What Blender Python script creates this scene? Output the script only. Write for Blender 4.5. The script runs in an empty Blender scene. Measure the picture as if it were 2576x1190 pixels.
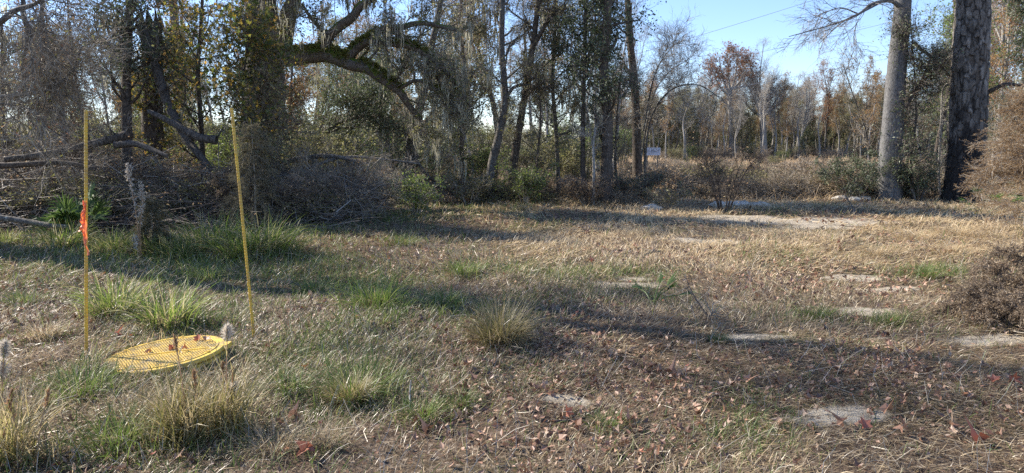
import bpy, math, random, time
import numpy as np
from mathutils import Vector, Matrix
T0 = time.time()
rg = np.random.default_rng(7)
SC = bpy.context.scene
COL = SC.collection
PI = math.pi

# ------------------------------------------------------------------ camera
FPX, CX, CY, PITCH, CAMZ = 1773.5, 1288.0, 595.0, math.radians(7.2), 1.6
cp, sp_ = math.cos(PITCH), math.sin(PITCH)
def at(u, v, Y):
    a, b = (u - CX) / FPX, -(v - CY) / FPX
    d = np.array([a, cp + b * sp_, -sp_ + b * cp]); s = Y / d[1]
    return np.array([d[0] * s, Y, CAMZ + d[2] * s])
def gnd(u, v):
    a, b = (u - CX) / FPX, -(v - CY) / FPX
    d = np.array([a, cp + b * sp_, -sp_ + b * cp]); s = CAMZ / -d[2]
    return np.array([d[0] * s, d[1] * s, 0.0])

def hgt(x, y):
    x = np.asarray(x, float); y = np.asarray(y, float)
    h = 0.035 * np.sin(x * .9 + 1.3) * np.cos(y * .7) + 0.02 * np.sin(x * 2.3 + y * 1.7) + 0.014 * np.sin(x * 6.1 - y * 4.3 + 2 * np.sin(x * 1.7))
    far = np.clip((y - 21.5) / 4, 0, 1)
    h = h + far * 0.10 * np.sin(x * .35 + y * .21) * np.clip((60 - y) / 30, 0, 1)
    return h

# ------------------------------------------------------------------ mesh building
class MB:
    def __init__(s): s.v = []; s.f = {}; s.n = 0
    def add(s, V, F):
        V = np.asarray(V, float).reshape(-1, 3); F = np.asarray(F, np.int64)
        s.v.append(V); s.f.setdefault(F.shape[1], []).append(F + s.n); s.n += len(V)
    def build(s, name, mat, parent=None, smooth=False, loc=None):
        me = bpy.data.meshes.new(name)
        if s.n:
            V = np.concatenate(s.v)
            if loc is not None: V = V - np.asarray(loc)
            me.vertices.add(len(V)); me.vertices.foreach_set('co', V.astype(np.float32).ravel())
            lo, st, tot = [], [], 0
            for k, L in s.f.items():
                F = np.concatenate(L); lo.append(F.ravel()); st.append(tot + np.arange(len(F)) * k); tot += F.size
            lo = np.concatenate(lo); st = np.concatenate(st)
            me.loops.add(len(lo)); me.loops.foreach_set('vertex_index', lo.astype(np.int32))
            me.polygons.add(len(st)); me.polygons.foreach_set('loop_start', st.astype(np.int32))
            me.update(calc_edges=True)
            me.polygons.foreach_set('use_smooth', np.full(len(st), smooth))
        me.materials.append(mat)
        o = bpy.data.objects.new(name, me); COL.objects.link(o)
        if loc is not None: o.location = loc
        if parent is not None: o.parent = parent
        return o

def tag(o, label=None, cat=None, group=None, kind=None):
    if label: o['label'] = label
    if cat: o['category'] = cat
    if group: o['group'] = group
    if kind: o['kind'] = kind
    return o
def empty(name, loc=(0, 0, 0), label=None, cat=None, group=None, rz=0):
    o = bpy.data.objects.new(name, None); COL.objects.link(o); o.location = loc; o.rotation_euler.z = rz
    return tag(o, label, cat, group)
def dup(root, loc, rz=0, sc=1.0, label=None, group=None, szk=1.0, tilt=(0, 0)):
    r = root.copy(); COL.objects.link(r); r.location = loc; r.rotation_euler = (tilt[0], tilt[1], rz); r.scale = (sc, sc, sc * szk)
    if label: r['label'] = label
    if group: r['group'] = group
    for ch in root.children:
        c = ch.copy(); COL.objects.link(c); c.parent = r
        for g in ch.children:
            d = g.copy(); COL.objects.link(d); d.parent = c
    return r

def norm(a): return a / np.maximum(np.linalg.norm(a, axis=-1, keepdims=True), 1e-9)

def spline(ctrl, n=24):
    P = np.asarray(ctrl, float); m = len(P)
    if m == 2: t = np.linspace(0, 1, n)[:, None]; return P[0] * (1 - t) + P[1] * t
    Q = np.vstack([2 * P[0] - P[1], P, 2 * P[-1] - P[-2]])
    out = []
    T = np.linspace(0, m - 1, n)
    for t in T:
        i = min(int(t), m - 2); f = t - i
        a, b, c, d = Q[i], Q[i + 1], Q[i + 2], Q[i + 3]
        out.append(.5 * (2 * b + (c - a) * f + (2 * a - 5 * b + 4 * c - d) * f * f + (3 * b - a - 3 * c + d) * f ** 3))
    return np.array(out)

def tube(mb, P, R, sides=8, rough=0.0, cap=False, lob=0.0, rng=rg):
    P = np.asarray(P, float); n = len(P)
    R = np.broadcast_to(np.asarray(R, float), (n,))
    T = norm(np.gradient(P, axis=0))
    up = np.array([0, 0, 1.0]) if abs(T[0][2]) < .9 else np.array([1.0, 0, 0])
    N = np.zeros_like(P); x = norm(np.cross(up, T[0])); N[0] = x
    for i in range(1, n):
        x = N[i - 1] - T[i] * np.dot(N[i - 1], T[i]); N[i] = norm(x)
    B = np.cross(T, N)
    a = np.arange(sides) / sides * 2 * PI
    r = R[:, None] * np.ones((1, sides))
    if rough: r = r * (1 + rough * rng.normal(size=r.shape))
    if lob: r = r * (1 + lob * np.sin(a * 5 + 1)[None, :] * np.linspace(1, 0, n)[:, None] ** 2)
    V = P[:, None, :] + r[..., None] * (np.cos(a)[None, :, None] * N[:, None, :] + np.sin(a)[None, :, None] * B[:, None, :])
    i = np.arange(n - 1)[:, None] * sides; j = np.arange(sides)[None, :]; k = (j + 1) % sides
    F = np.stack([i + j, i + k, i + sides + k, i + sides + j], -1).reshape(-1, 4)
    mb.add(V, F)
    if cap:
        for e, base in ((0, 0), (n - 1, (n - 1) * sides)):
            c = P[e]; ring = V[e]
            mb.add(np.vstack([ring, c]), [[q, (q + 1) % sides, sides] for q in range(sides)])

def sticks(mb, A, B, r0, r1, bend=0.1, rng=rg, droop=0.0):
    """many thin three-sided twigs at once, each bent at its middle; returns A, M, B"""
    A = np.asarray(A, float); B = np.asarray(B, float); n = len(A)
    if n == 0: return A, A, B
    L = np.linalg.norm(B - A, axis=1, keepdims=True)
    M = (A + B) / 2 + rng.normal(size=(n, 3)) * L * bend
    M[:, 2] -= droop * L[:, 0]
    D = norm(B - A); ref = np.where(np.abs(D[:, 2:3]) > .9, [[1.0, 0, 0]], [[0, 0, 1.0]])
    U = norm(np.cross(D, ref)); W = np.cross(D, U)
    a = np.arange(3) / 3 * 2 * PI
    ring = np.cos(a)[None, :, None] * U[:, None] + np.sin(a)[None, :, None] * W[:, None]
    r0 = np.broadcast_to(np.asarray(r0, float), (n,)); r1 = np.broadcast_to(np.asarray(r1, float), (n,))
    V = np.stack([A[:, None] + ring * r0[:, None, None], M[:, None] + ring * ((r0 + r1) / 2)[:, None, None], B[:, None] + ring * r1[:, None, None]], 1)
    base = np.arange(n)[:, None, None] * 9; s = np.arange(2)[None, :, None] * 3; j = np.arange(3)[None, None, :]; k = (j + 1) % 3
    F = np.stack([base + s + j, base + s + k, base + s + 3 + k, base + s + 3 + j], -1).reshape(-1, 4)
    mb.add(V, F)
    return A, M, B

def blades(mb, P, az, lean, L, W, curl=.6, segs=3, rng=rg, twist=.5):
    """grass blades as tapering curved strips. lean: start angle from vertical, curl: added angle along the blade"""
    n = len(P); P = np.asarray(P, float)
    az = np.broadcast_to(az, (n,)); lean = np.broadcast_to(lean, (n,)); L = np.broadcast_to(L, (n,)); W = np.broadcast_to(W, (n,)); curl = np.broadcast_to(curl, (n,))
    H = np.stack([np.cos(az), np.sin(az), np.zeros(n)], 1)
    S = np.stack([-np.sin(az), np.cos(az), np.zeros(n)], 1)
    tw = rng.normal(size=n) * twist
    pts = [P]; cur = P.copy()
    for k in range(segs):
        th = lean + curl * (k + .5) / segs
        d = H * np.sin(th)[:, None]; d[:, 2] = np.cos(th)
        cur = cur + d * (L / segs)[:, None]; pts.append(cur)
    S = S * np.cos(tw)[:, None] + np.stack([np.zeros(n)] * 2 + [np.sin(tw)], 1) + H * (np.sin(tw) * .3)[:, None]
    V = []
    for k, p in enumerate(pts[:-1]):
        w = (W * (1 - (k / segs) ** 2 * .7) / 2)[:, None]
        V += [p - S * w, p + S * w]
    V.append(pts[-1])
    V = np.stack(V, 1); m = V.shape[1]
    b = np.arange(n)[:, None] * m
    if segs > 1:
        q = np.array([[2 * k, 2 * k + 1, 2 * k + 3, 2 * k + 2] for k in range(segs - 1)])
        mb.add(V, (b[:, None] + q[None]).reshape(-1, 4)); s0 = mb.n - V.shape[0] * m
        mb.f.setdefault(3, []).append((b + np.array([[2 * segs - 2, 2 * segs - 1, 2 * segs]])) + s0)
    else:
        mb.add(V, b + np.array([[0, 1, 2]]))

def leaves(mb, P, size, rng=rg, flat=0.0, aspect=.5, droop=0.0, D=None):
    """leaf-shaped folded quads with random facing; flat->horizontal"""
    P = np.asarray(P, float); n = len(P)
    if n == 0: return
    size = np.broadcast_to(size, (n,))
    if D is None: D = rng.normal(size=(n, 3))
    D = norm(D); D[:, 2] = D[:, 2] * (1 - flat) - droop; D = norm(D)
    N = rng.normal(size=(n, 3)); N[:, 2] = N[:, 2] + flat * 3
    S = norm(np.cross(D, N)); N = np.cross(S, D)
    s = size[:, None]
    tip = P + D * s; c = P + D * s * .45
    a = c + S * s * aspect * .5 + N * s * .08; b = c - S * s * aspect * .5 + N * s * .08
    V = np.stack([P, a, tip, b], 1)
    mb.add(V, np.arange(n * 4).reshape(n, 4))

def star_leaves(mb, P, size, rng=rg, flat=.8, lobes=5, depth=.42, curlk=.35):
    """lobed sweetgum or maple leaves: a rim of points and notches around a centre, rim lifted"""
    P = np.asarray(P, float); n = len(P)
    if n == 0: return
    size = np.broadcast_to(size, (n,))
    m = lobes * 2
    a = (np.arange(m) / m * (2 * PI * .86)) + .25
    r = np.where(np.arange(m) % 2 == 0, 1.0, depth)
    r = r[None, :] * (1 + .14 * rng.normal(size=(n, m)))
    N = rng.normal(size=(n, 3)) * (1 - flat); N[:, 2] += flat; N = norm(N)
    U = norm(np.cross(N, rng.normal(size=(n, 3)))); W = np.cross(N, U)
    lift = curlk * rng.normal(size=(n, 1)) * np.cos(a[None, :] * 2 + rng.uniform(0, 6, (n, 1))) + curlk * .6 * np.abs(rng.normal(size=(n, m)))
    hs = (size / 2)[:, None, None]
    ring = P[:, None] + hs * (r[..., None] * (np.cos(a)[None, :, None] * U[:, None] + np.sin(a)[None, :, None] * W[:, None]) + lift[..., None] * r[..., None] * N[:, None] * .8)
    V = np.concatenate([P[:, None], ring], 1)
    F = np.array([[0, k + 1, (k + 1) % m + 1] for k in range(m)])
    mb.add(V, (np.arange(n)[:, None, None] * (m + 1) + F[None]).reshape(-1, 3))

def moss(mb, P, length, rng=rg, per=9, spread=.1, w=.014):
    """hanging moss: bundles of wavy vertical strips"""
    P = np.asarray(P, float); n = len(P)
    if n == 0: return
    Q = np.repeat(P, per, 0); m = len(Q); L = np.repeat(np.broadcast_to(length, (n,)), per) * rng.uniform(.25, 1, m)
    Q = Q + rng.normal(size=(m, 3)) * [spread, spread, .03]
    seg = 4; pts = [Q]; cur = Q
    for k in range(seg):
        cur = cur + rng.normal(size=(m, 3)) * (L * .05)[:, None] * [1, 1, 0] - np.stack([0 * L, 0 * L, L / seg], 1)
        cur = cur - (cur - np.repeat(P, per, 0)) * [.12, .12, 0]
        pts.append(cur)
    az = rng.uniform(0, PI, m); S = np.stack([np.cos(az), np.sin(az), 0 * az], 1)
    wd = [.6, 1, .9, .6, .1]
    V = []
    for k, p in enumerate(pts):
        ww = (w * wd[k] * rng.uniform(.5, 1.4, m))[:, None]; V += [p - S * ww, p + S * ww]
    V = np.stack(V, 1)
    F = np.array([[2 * k, 2 * k + 1, 2 * k + 3, 2 * k + 2] for k in range(seg)])
    mb.add(V, (np.arange(m)[:, None, None] * 10 + F[None]).reshape(-1, 4))

def box(mb, c, s, R=None):
    c = np.asarray(c, float); s = np.asarray(s, float) / 2
    V = np.array([[x, y, z] for x in (-1, 1) for y in (-1, 1) for z in (-1, 1)]) * s
    if R is not None: V = V @ np.asarray(R).T
    mb.add(V + c, [[0, 1, 3, 2], [4, 6, 7, 5], [0, 4, 5, 1], [2, 3, 7, 6], [0, 2, 6, 4], [1, 5, 7, 3]])

# ------------------------------------------------------------------ materials
def new_mat(name):
    m = bpy.data.materials.new(name); m.use_nodes = True; nt = m.node_tree; nt.nodes.clear()
    out = nt.nodes.new('ShaderNodeOutputMaterial'); return m, nt, out
def ramp(nt, cols, fac=None, pos=None, interp='LINEAR'):
    r = nt.nodes.new('ShaderNodeValToRGB'); cr = r.color_ramp; cr.interpolation = interp
    while len(cr.elements) < len(cols): cr.elements.new(1)
    for i, c in enumerate(cols):
        cr.elements[i].position = pos[i] if pos else i / max(1, len(cols) - (0 if interp == 'CONSTANT' else 1)); cr.elements[i].color = (*c, 1)
    if fac is not None: nt.links.new(fac, r.inputs[0])
    return r
def noise(nt, scale, detail=4, rough=.6, vec=None, dist=0):
    n = nt.nodes.new('ShaderNodeTexNoise'); n.inputs['Scale'].default_value = scale; n.inputs['Detail'].default_value = detail
    n.inputs['Roughness'].default_value = rough; n.inputs['Distortion'].default_value = dist
    if vec is not None: nt.links.new(vec, n.inputs['Vector'])
    return n
def coord(nt, scale=(1, 1, 1), kind='Object', loc=(0, 0, 0)):
    t = nt.nodes.new('ShaderNodeTexCoord'); m = nt.nodes.new('ShaderNodeMapping')
    m.inputs['Scale'].default_value = scale; m.inputs['Location'].default_value = loc; nt.links.new(t.outputs[kind], m.inputs[0]); return m.outputs[0]
def mixc(nt, f, a, b, mode='MIX'):
    m = nt.nodes.new('ShaderNodeMix'); m.data_type = 'RGBA'; m.blend_type = mode
    for k, s in ((0, f), (6, a), (7, b)):
        if isinstance(s, (int, float)): m.inputs[k].default_value = s
        elif isinstance(s, tuple): m.inputs[k].default_value = (*s, 1)
        else: nt.links.new(s, m.inputs[k])
    return m.outputs[2]

def leaf_mat(name, cols, trans=.4, gloss=.04, patch=None, rough=.5):
    """foliage: colour per leaf; partly translucent"""
    m, nt, out = new_mat(name)
    g = nt.nodes.new('ShaderNodeNewGeometry')
    r = ramp(nt, cols, g.outputs['Random Per Island'])
    col = r.outputs[0]
    if patch:
        n = noise(nt, patch[0], 2, .5, coord(nt))
        rr = ramp(nt, [(patch[1],) * 3, (patch[2],) * 3], n.outputs[0], [.35, .65])
        col = mixc(nt, 1.0, col, rr.outputs[0], 'MULTIPLY')
    oi = nt.nodes.new('ShaderNodeObjectInfo')
    hs = nt.nodes.new('ShaderNodeHueSaturation'); nt.links.new(col, hs.inputs['Color'])
    mr = nt.nodes.new('ShaderNodeMapRange'); mr.inputs[3].default_value = .8; mr.inputs[4].default_value = 1.15
    nt.links.new(oi.outputs['Random'], mr.inputs[0]); nt.links.new(mr.outputs[0], hs.inputs['Value'])
    col = hs.outputs[0]
    d = nt.nodes.new('ShaderNodeBsdfDiffuse'); nt.links.new(col, d.inputs[0])
    t = nt.nodes.new('ShaderNodeBsdfTranslucent'); nt.links.new(col, t.inputs[0])
    mx = nt.nodes.new('ShaderNodeMixShader'); mx.inputs[0].default_value = trans
    nt.links.new(d.outputs[0], mx.inputs[1]); nt.links.new(t.outputs[0], mx.inputs[2])
    sh = mx.outputs[0]
    if gloss:
        gl = nt.nodes.new('ShaderNodeBsdfGlossy'); gl.inputs['Roughness'].default_value = rough; gl.inputs[0].default_value = (.9, .9, .9, 1)
        fr = nt.nodes.new('ShaderNodeMixShader'); fr.inputs[0].default_value = gloss
        nt.links.new(sh, fr.inputs[1]); nt.links.new(gl.outputs[0], fr.inputs[2]); sh = fr.outputs[0]
    nt.links.new(sh, out.inputs[0]); return m

def bark_mat(name, dark, light, scale=1.0, stretch=.25, lichen=None, bump=.6, lich_amt=.6, moss_top=None):
    m, nt, out = new_mat(name)
    v = coord(nt, (scale, scale, scale * stretch))
    n1 = noise(nt, 14, 6, .7, v, .6); n2 = noise(nt, 3, 3, .5, v)
    vo = nt.nodes.new('ShaderNodeTexVoronoi'); vo.feature = 'DISTANCE_TO_EDGE'; vo.inputs['Scale'].default_value = 16; nt.links.new(v, vo.inputs['Vector'])
    c = ramp(nt, [dark, light], n1.outputs[0], [.3, .7]).outputs[0]
    crack = ramp(nt, [(.35,) * 3, (1,) * 3], vo.outputs['Distance'], [0, .12]).outputs[0]
    c = mixc(nt, 1.0, c, crack, 'MULTIPLY')
    if lichen:
        l = ramp(nt, [(0,) * 3, (1,) * 3], noise(nt, 5 * scale, 5, .7, coord(nt, loc=(3, 1, 2))).outputs[0], [lich_amt, lich_amt + .08]).outputs[0]
        c = mixc(nt, l, c, lichen)
    if moss_top:
        g = nt.nodes.new('ShaderNodeNewGeometry'); sx = nt.nodes.new('ShaderNodeSeparateXYZ'); nt.links.new(g.outputs['Normal'], sx.inputs[0])
        mm = nt.nodes.new('ShaderNodeMath'); mm.operation = 'MULTIPLY_ADD'; mm.inputs[1].default_value = .35; nt.links.new(sx.outputs[2], mm.inputs[0]); nt.links.new(n2.outputs[0], mm.inputs[2])
        l = ramp(nt, [(0,) * 3, (1,) * 3], mm.outputs[0], [.58, .7]).outputs[0]
        c = mixc(nt, l, c, moss_top)
    b = nt.nodes.new('ShaderNodeBsdfPrincipled'); b.inputs['Roughness'].default_value = .9; b.inputs['Specular IOR Level'].default_value = .2
    nt.links.new(c, b.inputs['Base Color'])
    bp = nt.nodes.new('ShaderNodeBump'); bp.inputs['Strength'].default_value = bump; bp.inputs['Distance'].default_value = .02
    hh = mixc(nt, .5, n1.outputs[0], crack); nt.links.new(hh, bp.inputs['Height']); nt.links.new(bp.outputs[0], b.inputs['Normal'])
    nt.links.new(b.outputs[0], out.inputs[0]); return m

def plain_mat(name, col, rough=.6, var=None, scale=20, metal=0, bump=0, spec=.4):
    m, nt, out = new_mat(name)
    b = nt.nodes.new('ShaderNodeBsdfPrincipled'); b.inputs['Roughness'].default_value = rough; b.inputs['Metallic'].default_value = metal; b.inputs['Specular IOR Level'].default_value = spec
    n = noise(nt, scale, 5, .65, coord(nt))
    if var: nt.links.new(ramp(nt, [var, col], n.outputs[0], [.36, .6]).outputs[0], b.inputs['Base Color'])
    else: b.inputs['Base Color'].default_value = (*col, 1)
    if bump:
        bp = nt.nodes.new('ShaderNodeBump'); bp.inputs['Strength'].default_value = bump; bp.inputs['Distance'].default_value = .01; nt.links.new(n.outputs[0], bp.inputs['Height']); nt.links.new(bp.outputs[0], b.inputs['Normal'])
    nt.links.new(b.outputs[0], out.inputs[0]); return m

M = {}
M['bark_grey'] = bark_mat('bark_grey', (.075, .067, .058), (.225, .205, .18), 1.5, .3, (.42, .43, .38), lich_amt=.58)
M['bark_dark'] = bark_mat('bark_dark', (.05, .04, .032), (.19, .155, .125), 1.6, .3, (.28, .28, .24), lich_amt=.66)
M['bark_smooth'] = bark_mat('bark_smooth', (.10, .097, .095), (.25, .243, .235), 2.2, .22, (.33, .33, .31), .5, .62)
M['bark_oak'] = bark_mat('bark_oak', (.08, .063, .05), (.28, .23, .18), 1.5, .5, (.30, .31, .25), .8, .62, (.10, .14, .02))
M['bark_log'] = bark_mat('bark_log', (.06, .05, .042), (.21, .185, .16), 1.6, .3, None, .6)
M['bark_pale'] = bark_mat('bark_pale', (.24, .22, .195), (.48, .45, .40), 1.5, .3, None, .5)
M['twig'] = leaf_mat('twig', [(.13, .105, .08), (.26, .22, .17), (.40, .35, .28)], 0, .02)
M['twig_dark'] = leaf_mat('twig_dark', [(.08, .06, .048), (.16, .125, .10), (.34, .29, .23)], 0, .03)
M['twig_pale'] = leaf_mat('twig_pale', [(.24, .21, .17), (.40, .36, .30), (.54, .49, .42)], 0, .03)
M['leaf_olive'] = leaf_mat('leaf_olive', [(.09, .09, .03), (.17, .17, .055), (.26, .25, .09), (.36, .32, .17)], .48, .05, rough=.55)
M['leaf_dark'] = leaf_mat('leaf_dark', [(.04, .055, .022), (.08, .11, .04), (.13, .165, .07), (.24, .26, .16)], .42, .05, rough=.55)
M['leaf_yellow'] = leaf_mat('leaf_yellow', [(.06, .09, .02), (.10, .14, .03), (.18, .20, .04), (.34, .28, .05), (.56, .32, .05)], .5, .03)
M['leaf_lime'] = leaf_mat('leaf_lime', [(.12, .17, .03), (.18, .25, .05), (.28, .32, .08)], .5, .05)
M['leaf_rust'] = leaf_mat('leaf_rust', [(.24, .13, .06), (.38, .20, .08), (.46, .29, .11), (.30, .26, .10)], .45, .02)
M['leaf_rust2'] = leaf_mat('leaf_rust_red', [(.26, .10, .05), (.40, .17, .08), (.46, .24, .12)], .45, .02)
M['leaf_red'] = leaf_mat('leaf_red', [(.22, .08, .045), (.36, .14, .08), (.38, .22, .11), (.26, .20, .09)], .45, .02)
M['leaf_brown'] = leaf_mat('leaf_brown', [(.16, .10, .06), (.31, .20, .12), (.46, .33, .20), (.36, .30, .14)], .35, .02)
M['cypress'] = leaf_mat('cypress', [(.24, .15, .08), (.38, .25, .13), (.50, .36, .20)], .45, .02)
M['cypress_dead'] = leaf_mat('cypress_dead', [(.12, .088, .06), (.23, .17, .115), (.36, .28, .19)], .3, .02)
M['cypress_grey'] = leaf_mat('cypress_grey', [(.12, .10, .06), (.20, .17, .10), (.25, .23, .12)], .4, .02)
M['moss'] = leaf_mat('moss', [(.30, .28, .20), (.46, .43, .32), (.60, .56, .43)], .4, 0)
M['vine_leaf'] = leaf_mat('vine_leaf', [(.09, .10, .03), (.18, .19, .06), (.30, .29, .10), (.42, .36, .14)], .45, .03)
M['fern'] = leaf_mat('fern', [(.15, .16, .03), (.25, .26, .06), (.18, .14, .06)], .45, .02)
M['dry'] = leaf_mat('dry', [(.13, .09, .055), (.28, .20, .12), (.44, .335, .20), (.60, .49, .32)], .35, .05, (1.3, .75, 1.1), rough=.4)
M['dry_gold'] = leaf_mat('dry_gold', [(.34, .24, .12), (.50, .37, .20), (.64, .50, .30), (.72, .60, .40)], .4, .04, (.8, .85, 1.1))
M['green'] = leaf_mat('green', [(.06, .10, .02), (.11, .17, .035), (.17, .24, .05), (.34, .33, .14)], .45, .03, rough=.45)
M['green_bright'] = leaf_mat('green_bright', [(.08, .13, .022), (.15, .22, .04), (.22, .29, .06), (.38, .34, .14), (.46, .40, .22)], .5, .03, rough=.45)
M['tussock'] = leaf_mat('tussock', [(.13, .14, .04), (.27, .24, .08), (.44, .35, .17), (.56, .45, .27)], .45, .04)
M['field'] = leaf_mat('field', [(.28, .19, .11), (.47, .34, .21), (.64, .49, .32), (.56, .38, .20)], .4, .02, (.25, .8, 1.1))
M['mound'] = leaf_mat('mound', [(.12, .085, .05), (.26, .19, .12), (.44, .33, .21), (.17, .16, .07)], .35, .02)
M['litter'] = leaf_mat('litter', [(.11, .06, .04), (.23, .115, .07), (.36, .19, .115), (.45, .27, .17), (.50, .36, .25)], .15, .05)
M['litter_red'] = leaf_mat('litter_red', [(.36, .12, .06), (.46, .20, .08), (.32, .10, .07), (.42, .26, .14)], .25, .05)
M['palmetto'] = leaf_mat('palmetto', [(.06, .11, .025), (.10, .17, .04), (.20, .28, .08)], .4, .03, rough=.5)
M['plume'] = leaf_mat('plume', [(.50, .44, .36), (.66, .59, .50), (.78, .72, .62)], .5, 0)
M['straw'] = leaf_mat('straw', [(.30, .16, .08), (.46, .27, .14), (.52, .36, .20)], .3, .04)

def yellow_mat(name, col, dirt):
    m, nt, out = new_mat(name)
    b = nt.nodes.new('ShaderNodeBsdfPrincipled'); b.inputs['Roughness'].default_value = .42
    n = noise(nt, 7, 6, .75, coord(nt)); n2 = noise(nt, 90, 3, .6, coord(nt))
    c = ramp(nt, [tuple(k * .6 for k in dirt), dirt, col, tuple(min(1, k * 1.1) for k in col)], n.outputs[0], [.28, .40, .52, .75]).outputs[0]
    c = mixc(nt, .25, c, ramp(nt, [(.4, .3, .15), (1, 1, 1)], n2.outputs[0], [.35, .5]).outputs[0], 'MULTIPLY')
    nt.links.new(c, b.inputs['Base Color']); nt.links.new(b.outputs[0], out.inputs[0]); return m
M['yellow'] = yellow_mat('yellow_paint', (.70, .47, .08), (.36, .27, .12)); M['tread'] = yellow_mat('tread_yellow', (.72, .50, .11), (.38, .28, .13))
M['rod_yellow'] = yellow_mat('rod_yellow', (.66, .42, .05), (.40, .26, .08))
M['orange'] = leaf_mat('orange_tape', [(.95, .22, .06), (.98, .28, .09)], .5, .06)
M['pale_dirt'] = plain_mat('pale_dirt', (.62, .58, .50), .9, (.40, .36, .30), 30)
M['sign_white'] = plain_mat('sign_white', (.62, .66, .74), .5, (.5, .54, .60), 8)
M['sign_ink'] = plain_mat('sign_ink', (.03, .035, .05), .6)
M['post'] = plain_mat('post_wood', (.30, .26, .21), .9, (.16, .13, .10), 12, bump=.4)
M['wire'] = plain_mat('wire', (.35, .36, .38), .4)
M['stone'] = plain_mat('stone', (.62, .58, .50), .9, (.36, .32, .27), 9, bump=.6)

# sand patches: (u, v) centre and radii in metres
SAND = [(1985, 556, 2.7, 1.15), (1860, 546, 1.2, .8), (2060, 570, 1.0, .5), (1565, 716, .55, .28), (2150, 692, .5, .26), (2185, 786, .42, .24), (2120, 1040, .36, .22), (2490, 862, .5, .2), (1775, 609, .8, .35), (1600, 700, .3, .15), (1420, 1000, .25, .12), (2230, 720, .5, .2), (1890, 850, .35, .16)]
SANDW = [(*gnd(u, v)[:2], a, b) for u, v, a, b in SAND]
def sandmask(x, y):
    m = np.zeros_like(x)
    for cx, cy, a, b in SANDW: m = np.maximum(m, 1 - np.sqrt(((x - cx) / a) ** 2 + ((y - cy) / b) ** 2))
    return m

def ground_mat():
    m, nt, out = new_mat('ground')
    pos = nt.nodes.new('ShaderNodeTexCoord').outputs['Object']
    n1 = noise(nt, .55, 5, .6, pos); n2 = noise(nt, 9, 7, .7, pos, .5); n3 = noise(nt, 60, 5, .7, pos, .4)
    soil = ramp(nt, [(.045, .032, .023), (.12, .085, .06), (.24, .18, .125), (.33, .255, .18)], n3.outputs[0], [.28, .45, .58, .72]).outputs[0]
    dk = ramp(nt, [(.55, .52, .5), (1, 1, 1)], n2.outputs[0], [.38, .6]).outputs[0]
    soil = mixc(nt, 1.0, soil, dk, 'MULTIPLY')
    gr = ramp(nt, [(0,) * 3, (1,) * 3], n1.outputs[0], [.52, .66]).outputs[0]
    soil = mixc(nt, gr, soil, mixc(nt, .5, soil, (.09, .11, .035)))
    vo = nt.nodes.new('ShaderNodeTexVoronoi'); vo.inputs['Scale'].default_value = 26; nt.links.new(pos, vo.inputs['Vector'])
    bits = ramp(nt, [(.5, .40, .30), (.23, .13, .085), (.10, .065, .045), (.36, .27, .18)], vo.outputs['Color'], interp='CONSTANT').outputs[0]
    bm = ramp(nt, [(1,) * 3, (0,) * 3], vo.outputs['Distance'], [.28, .42]).outputs[0]
    soil = mixc(nt, mixc(nt, .5, (0., 0., 0.), bm), soil, bits)
    # sand
    tot = None
    for cx, cy, a, b in SANDW:
        mp = nt.nodes.new('ShaderNodeMapping'); mp.vector_type = 'TEXTURE'; mp.inputs['Location'].default_value = (cx, cy, 0); mp.inputs['Scale'].default_value = (a, b, 50)
        nt.links.new(pos, mp.inputs[0]); ln = nt.nodes.new('ShaderNodeVectorMath'); ln.operation = 'LENGTH'; nt.links.new(mp.outputs[0], ln.inputs[0])
        if tot is None: tot = ln.outputs['Value']
        else:
            mn = nt.nodes.new('ShaderNodeMath'); mn.operation = 'MINIMUM'; nt.links.new(tot, mn.inputs[0]); nt.links.new(ln.outputs['Value'], mn.inputs[1]); tot = mn.outputs[0]
    sm = nt.nodes.new('ShaderNodeMath'); sm.operation = 'MULTIPLY_ADD'; sm.inputs[1].default_value = 1.6; nA = noise(nt, 3.2, 8, .75, pos, .6); nt.links.new(nA.outputs[0], sm.inputs[0]); nt.links.new(tot, sm.inputs[2])
    mpr = nt.nodes.new('ShaderNodeMapRange'); mpr.inputs[1].default_value = 1.42; mpr.inputs[2].default_value = 1.68; mpr.inputs[3].default_value = 1; mpr.inputs[4].default_value = 0; nt.links.new(sm.outputs[0], mpr.inputs[0])
    sand = ramp(nt, [(.26, .205, .145), (.44, .38, .285), (.55, .485, .385)], n3.outputs[0], [.25, .42, .7]).outputs[0]
    mq = nt.nodes.new('ShaderNodeMath'); mq.operation = 'MULTIPLY'; nt.links.new(mpr.outputs[0], mq.inputs[0]); nt.links.new(ramp(nt, [(.35,) * 3, (1,) * 3], n2.outputs[0], [.36, .56]).outputs[0], mq.inputs[1]); c = mixc(nt, mq.outputs[0], soil, sand)
    b = nt.nodes.new('ShaderNodeBsdfPrincipled'); b.inputs['Roughness'].default_value = .95; b.inputs['Specular IOR Level'].default_value = .1
    nt.links.new(c, b.inputs['Base Color'])
    bp = nt.nodes.new('ShaderNodeBump'); bp.inputs['Strength'].default_value = .8; bp.inputs['Distance'].default_value = .03
    nt.links.new(n3.outputs[0], bp.inputs['Height']); nt.links.new(bp.outputs[0], b.inputs['Normal'])
    nt.links.new(b.outputs[0], out.inputs[0]); return m

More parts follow.
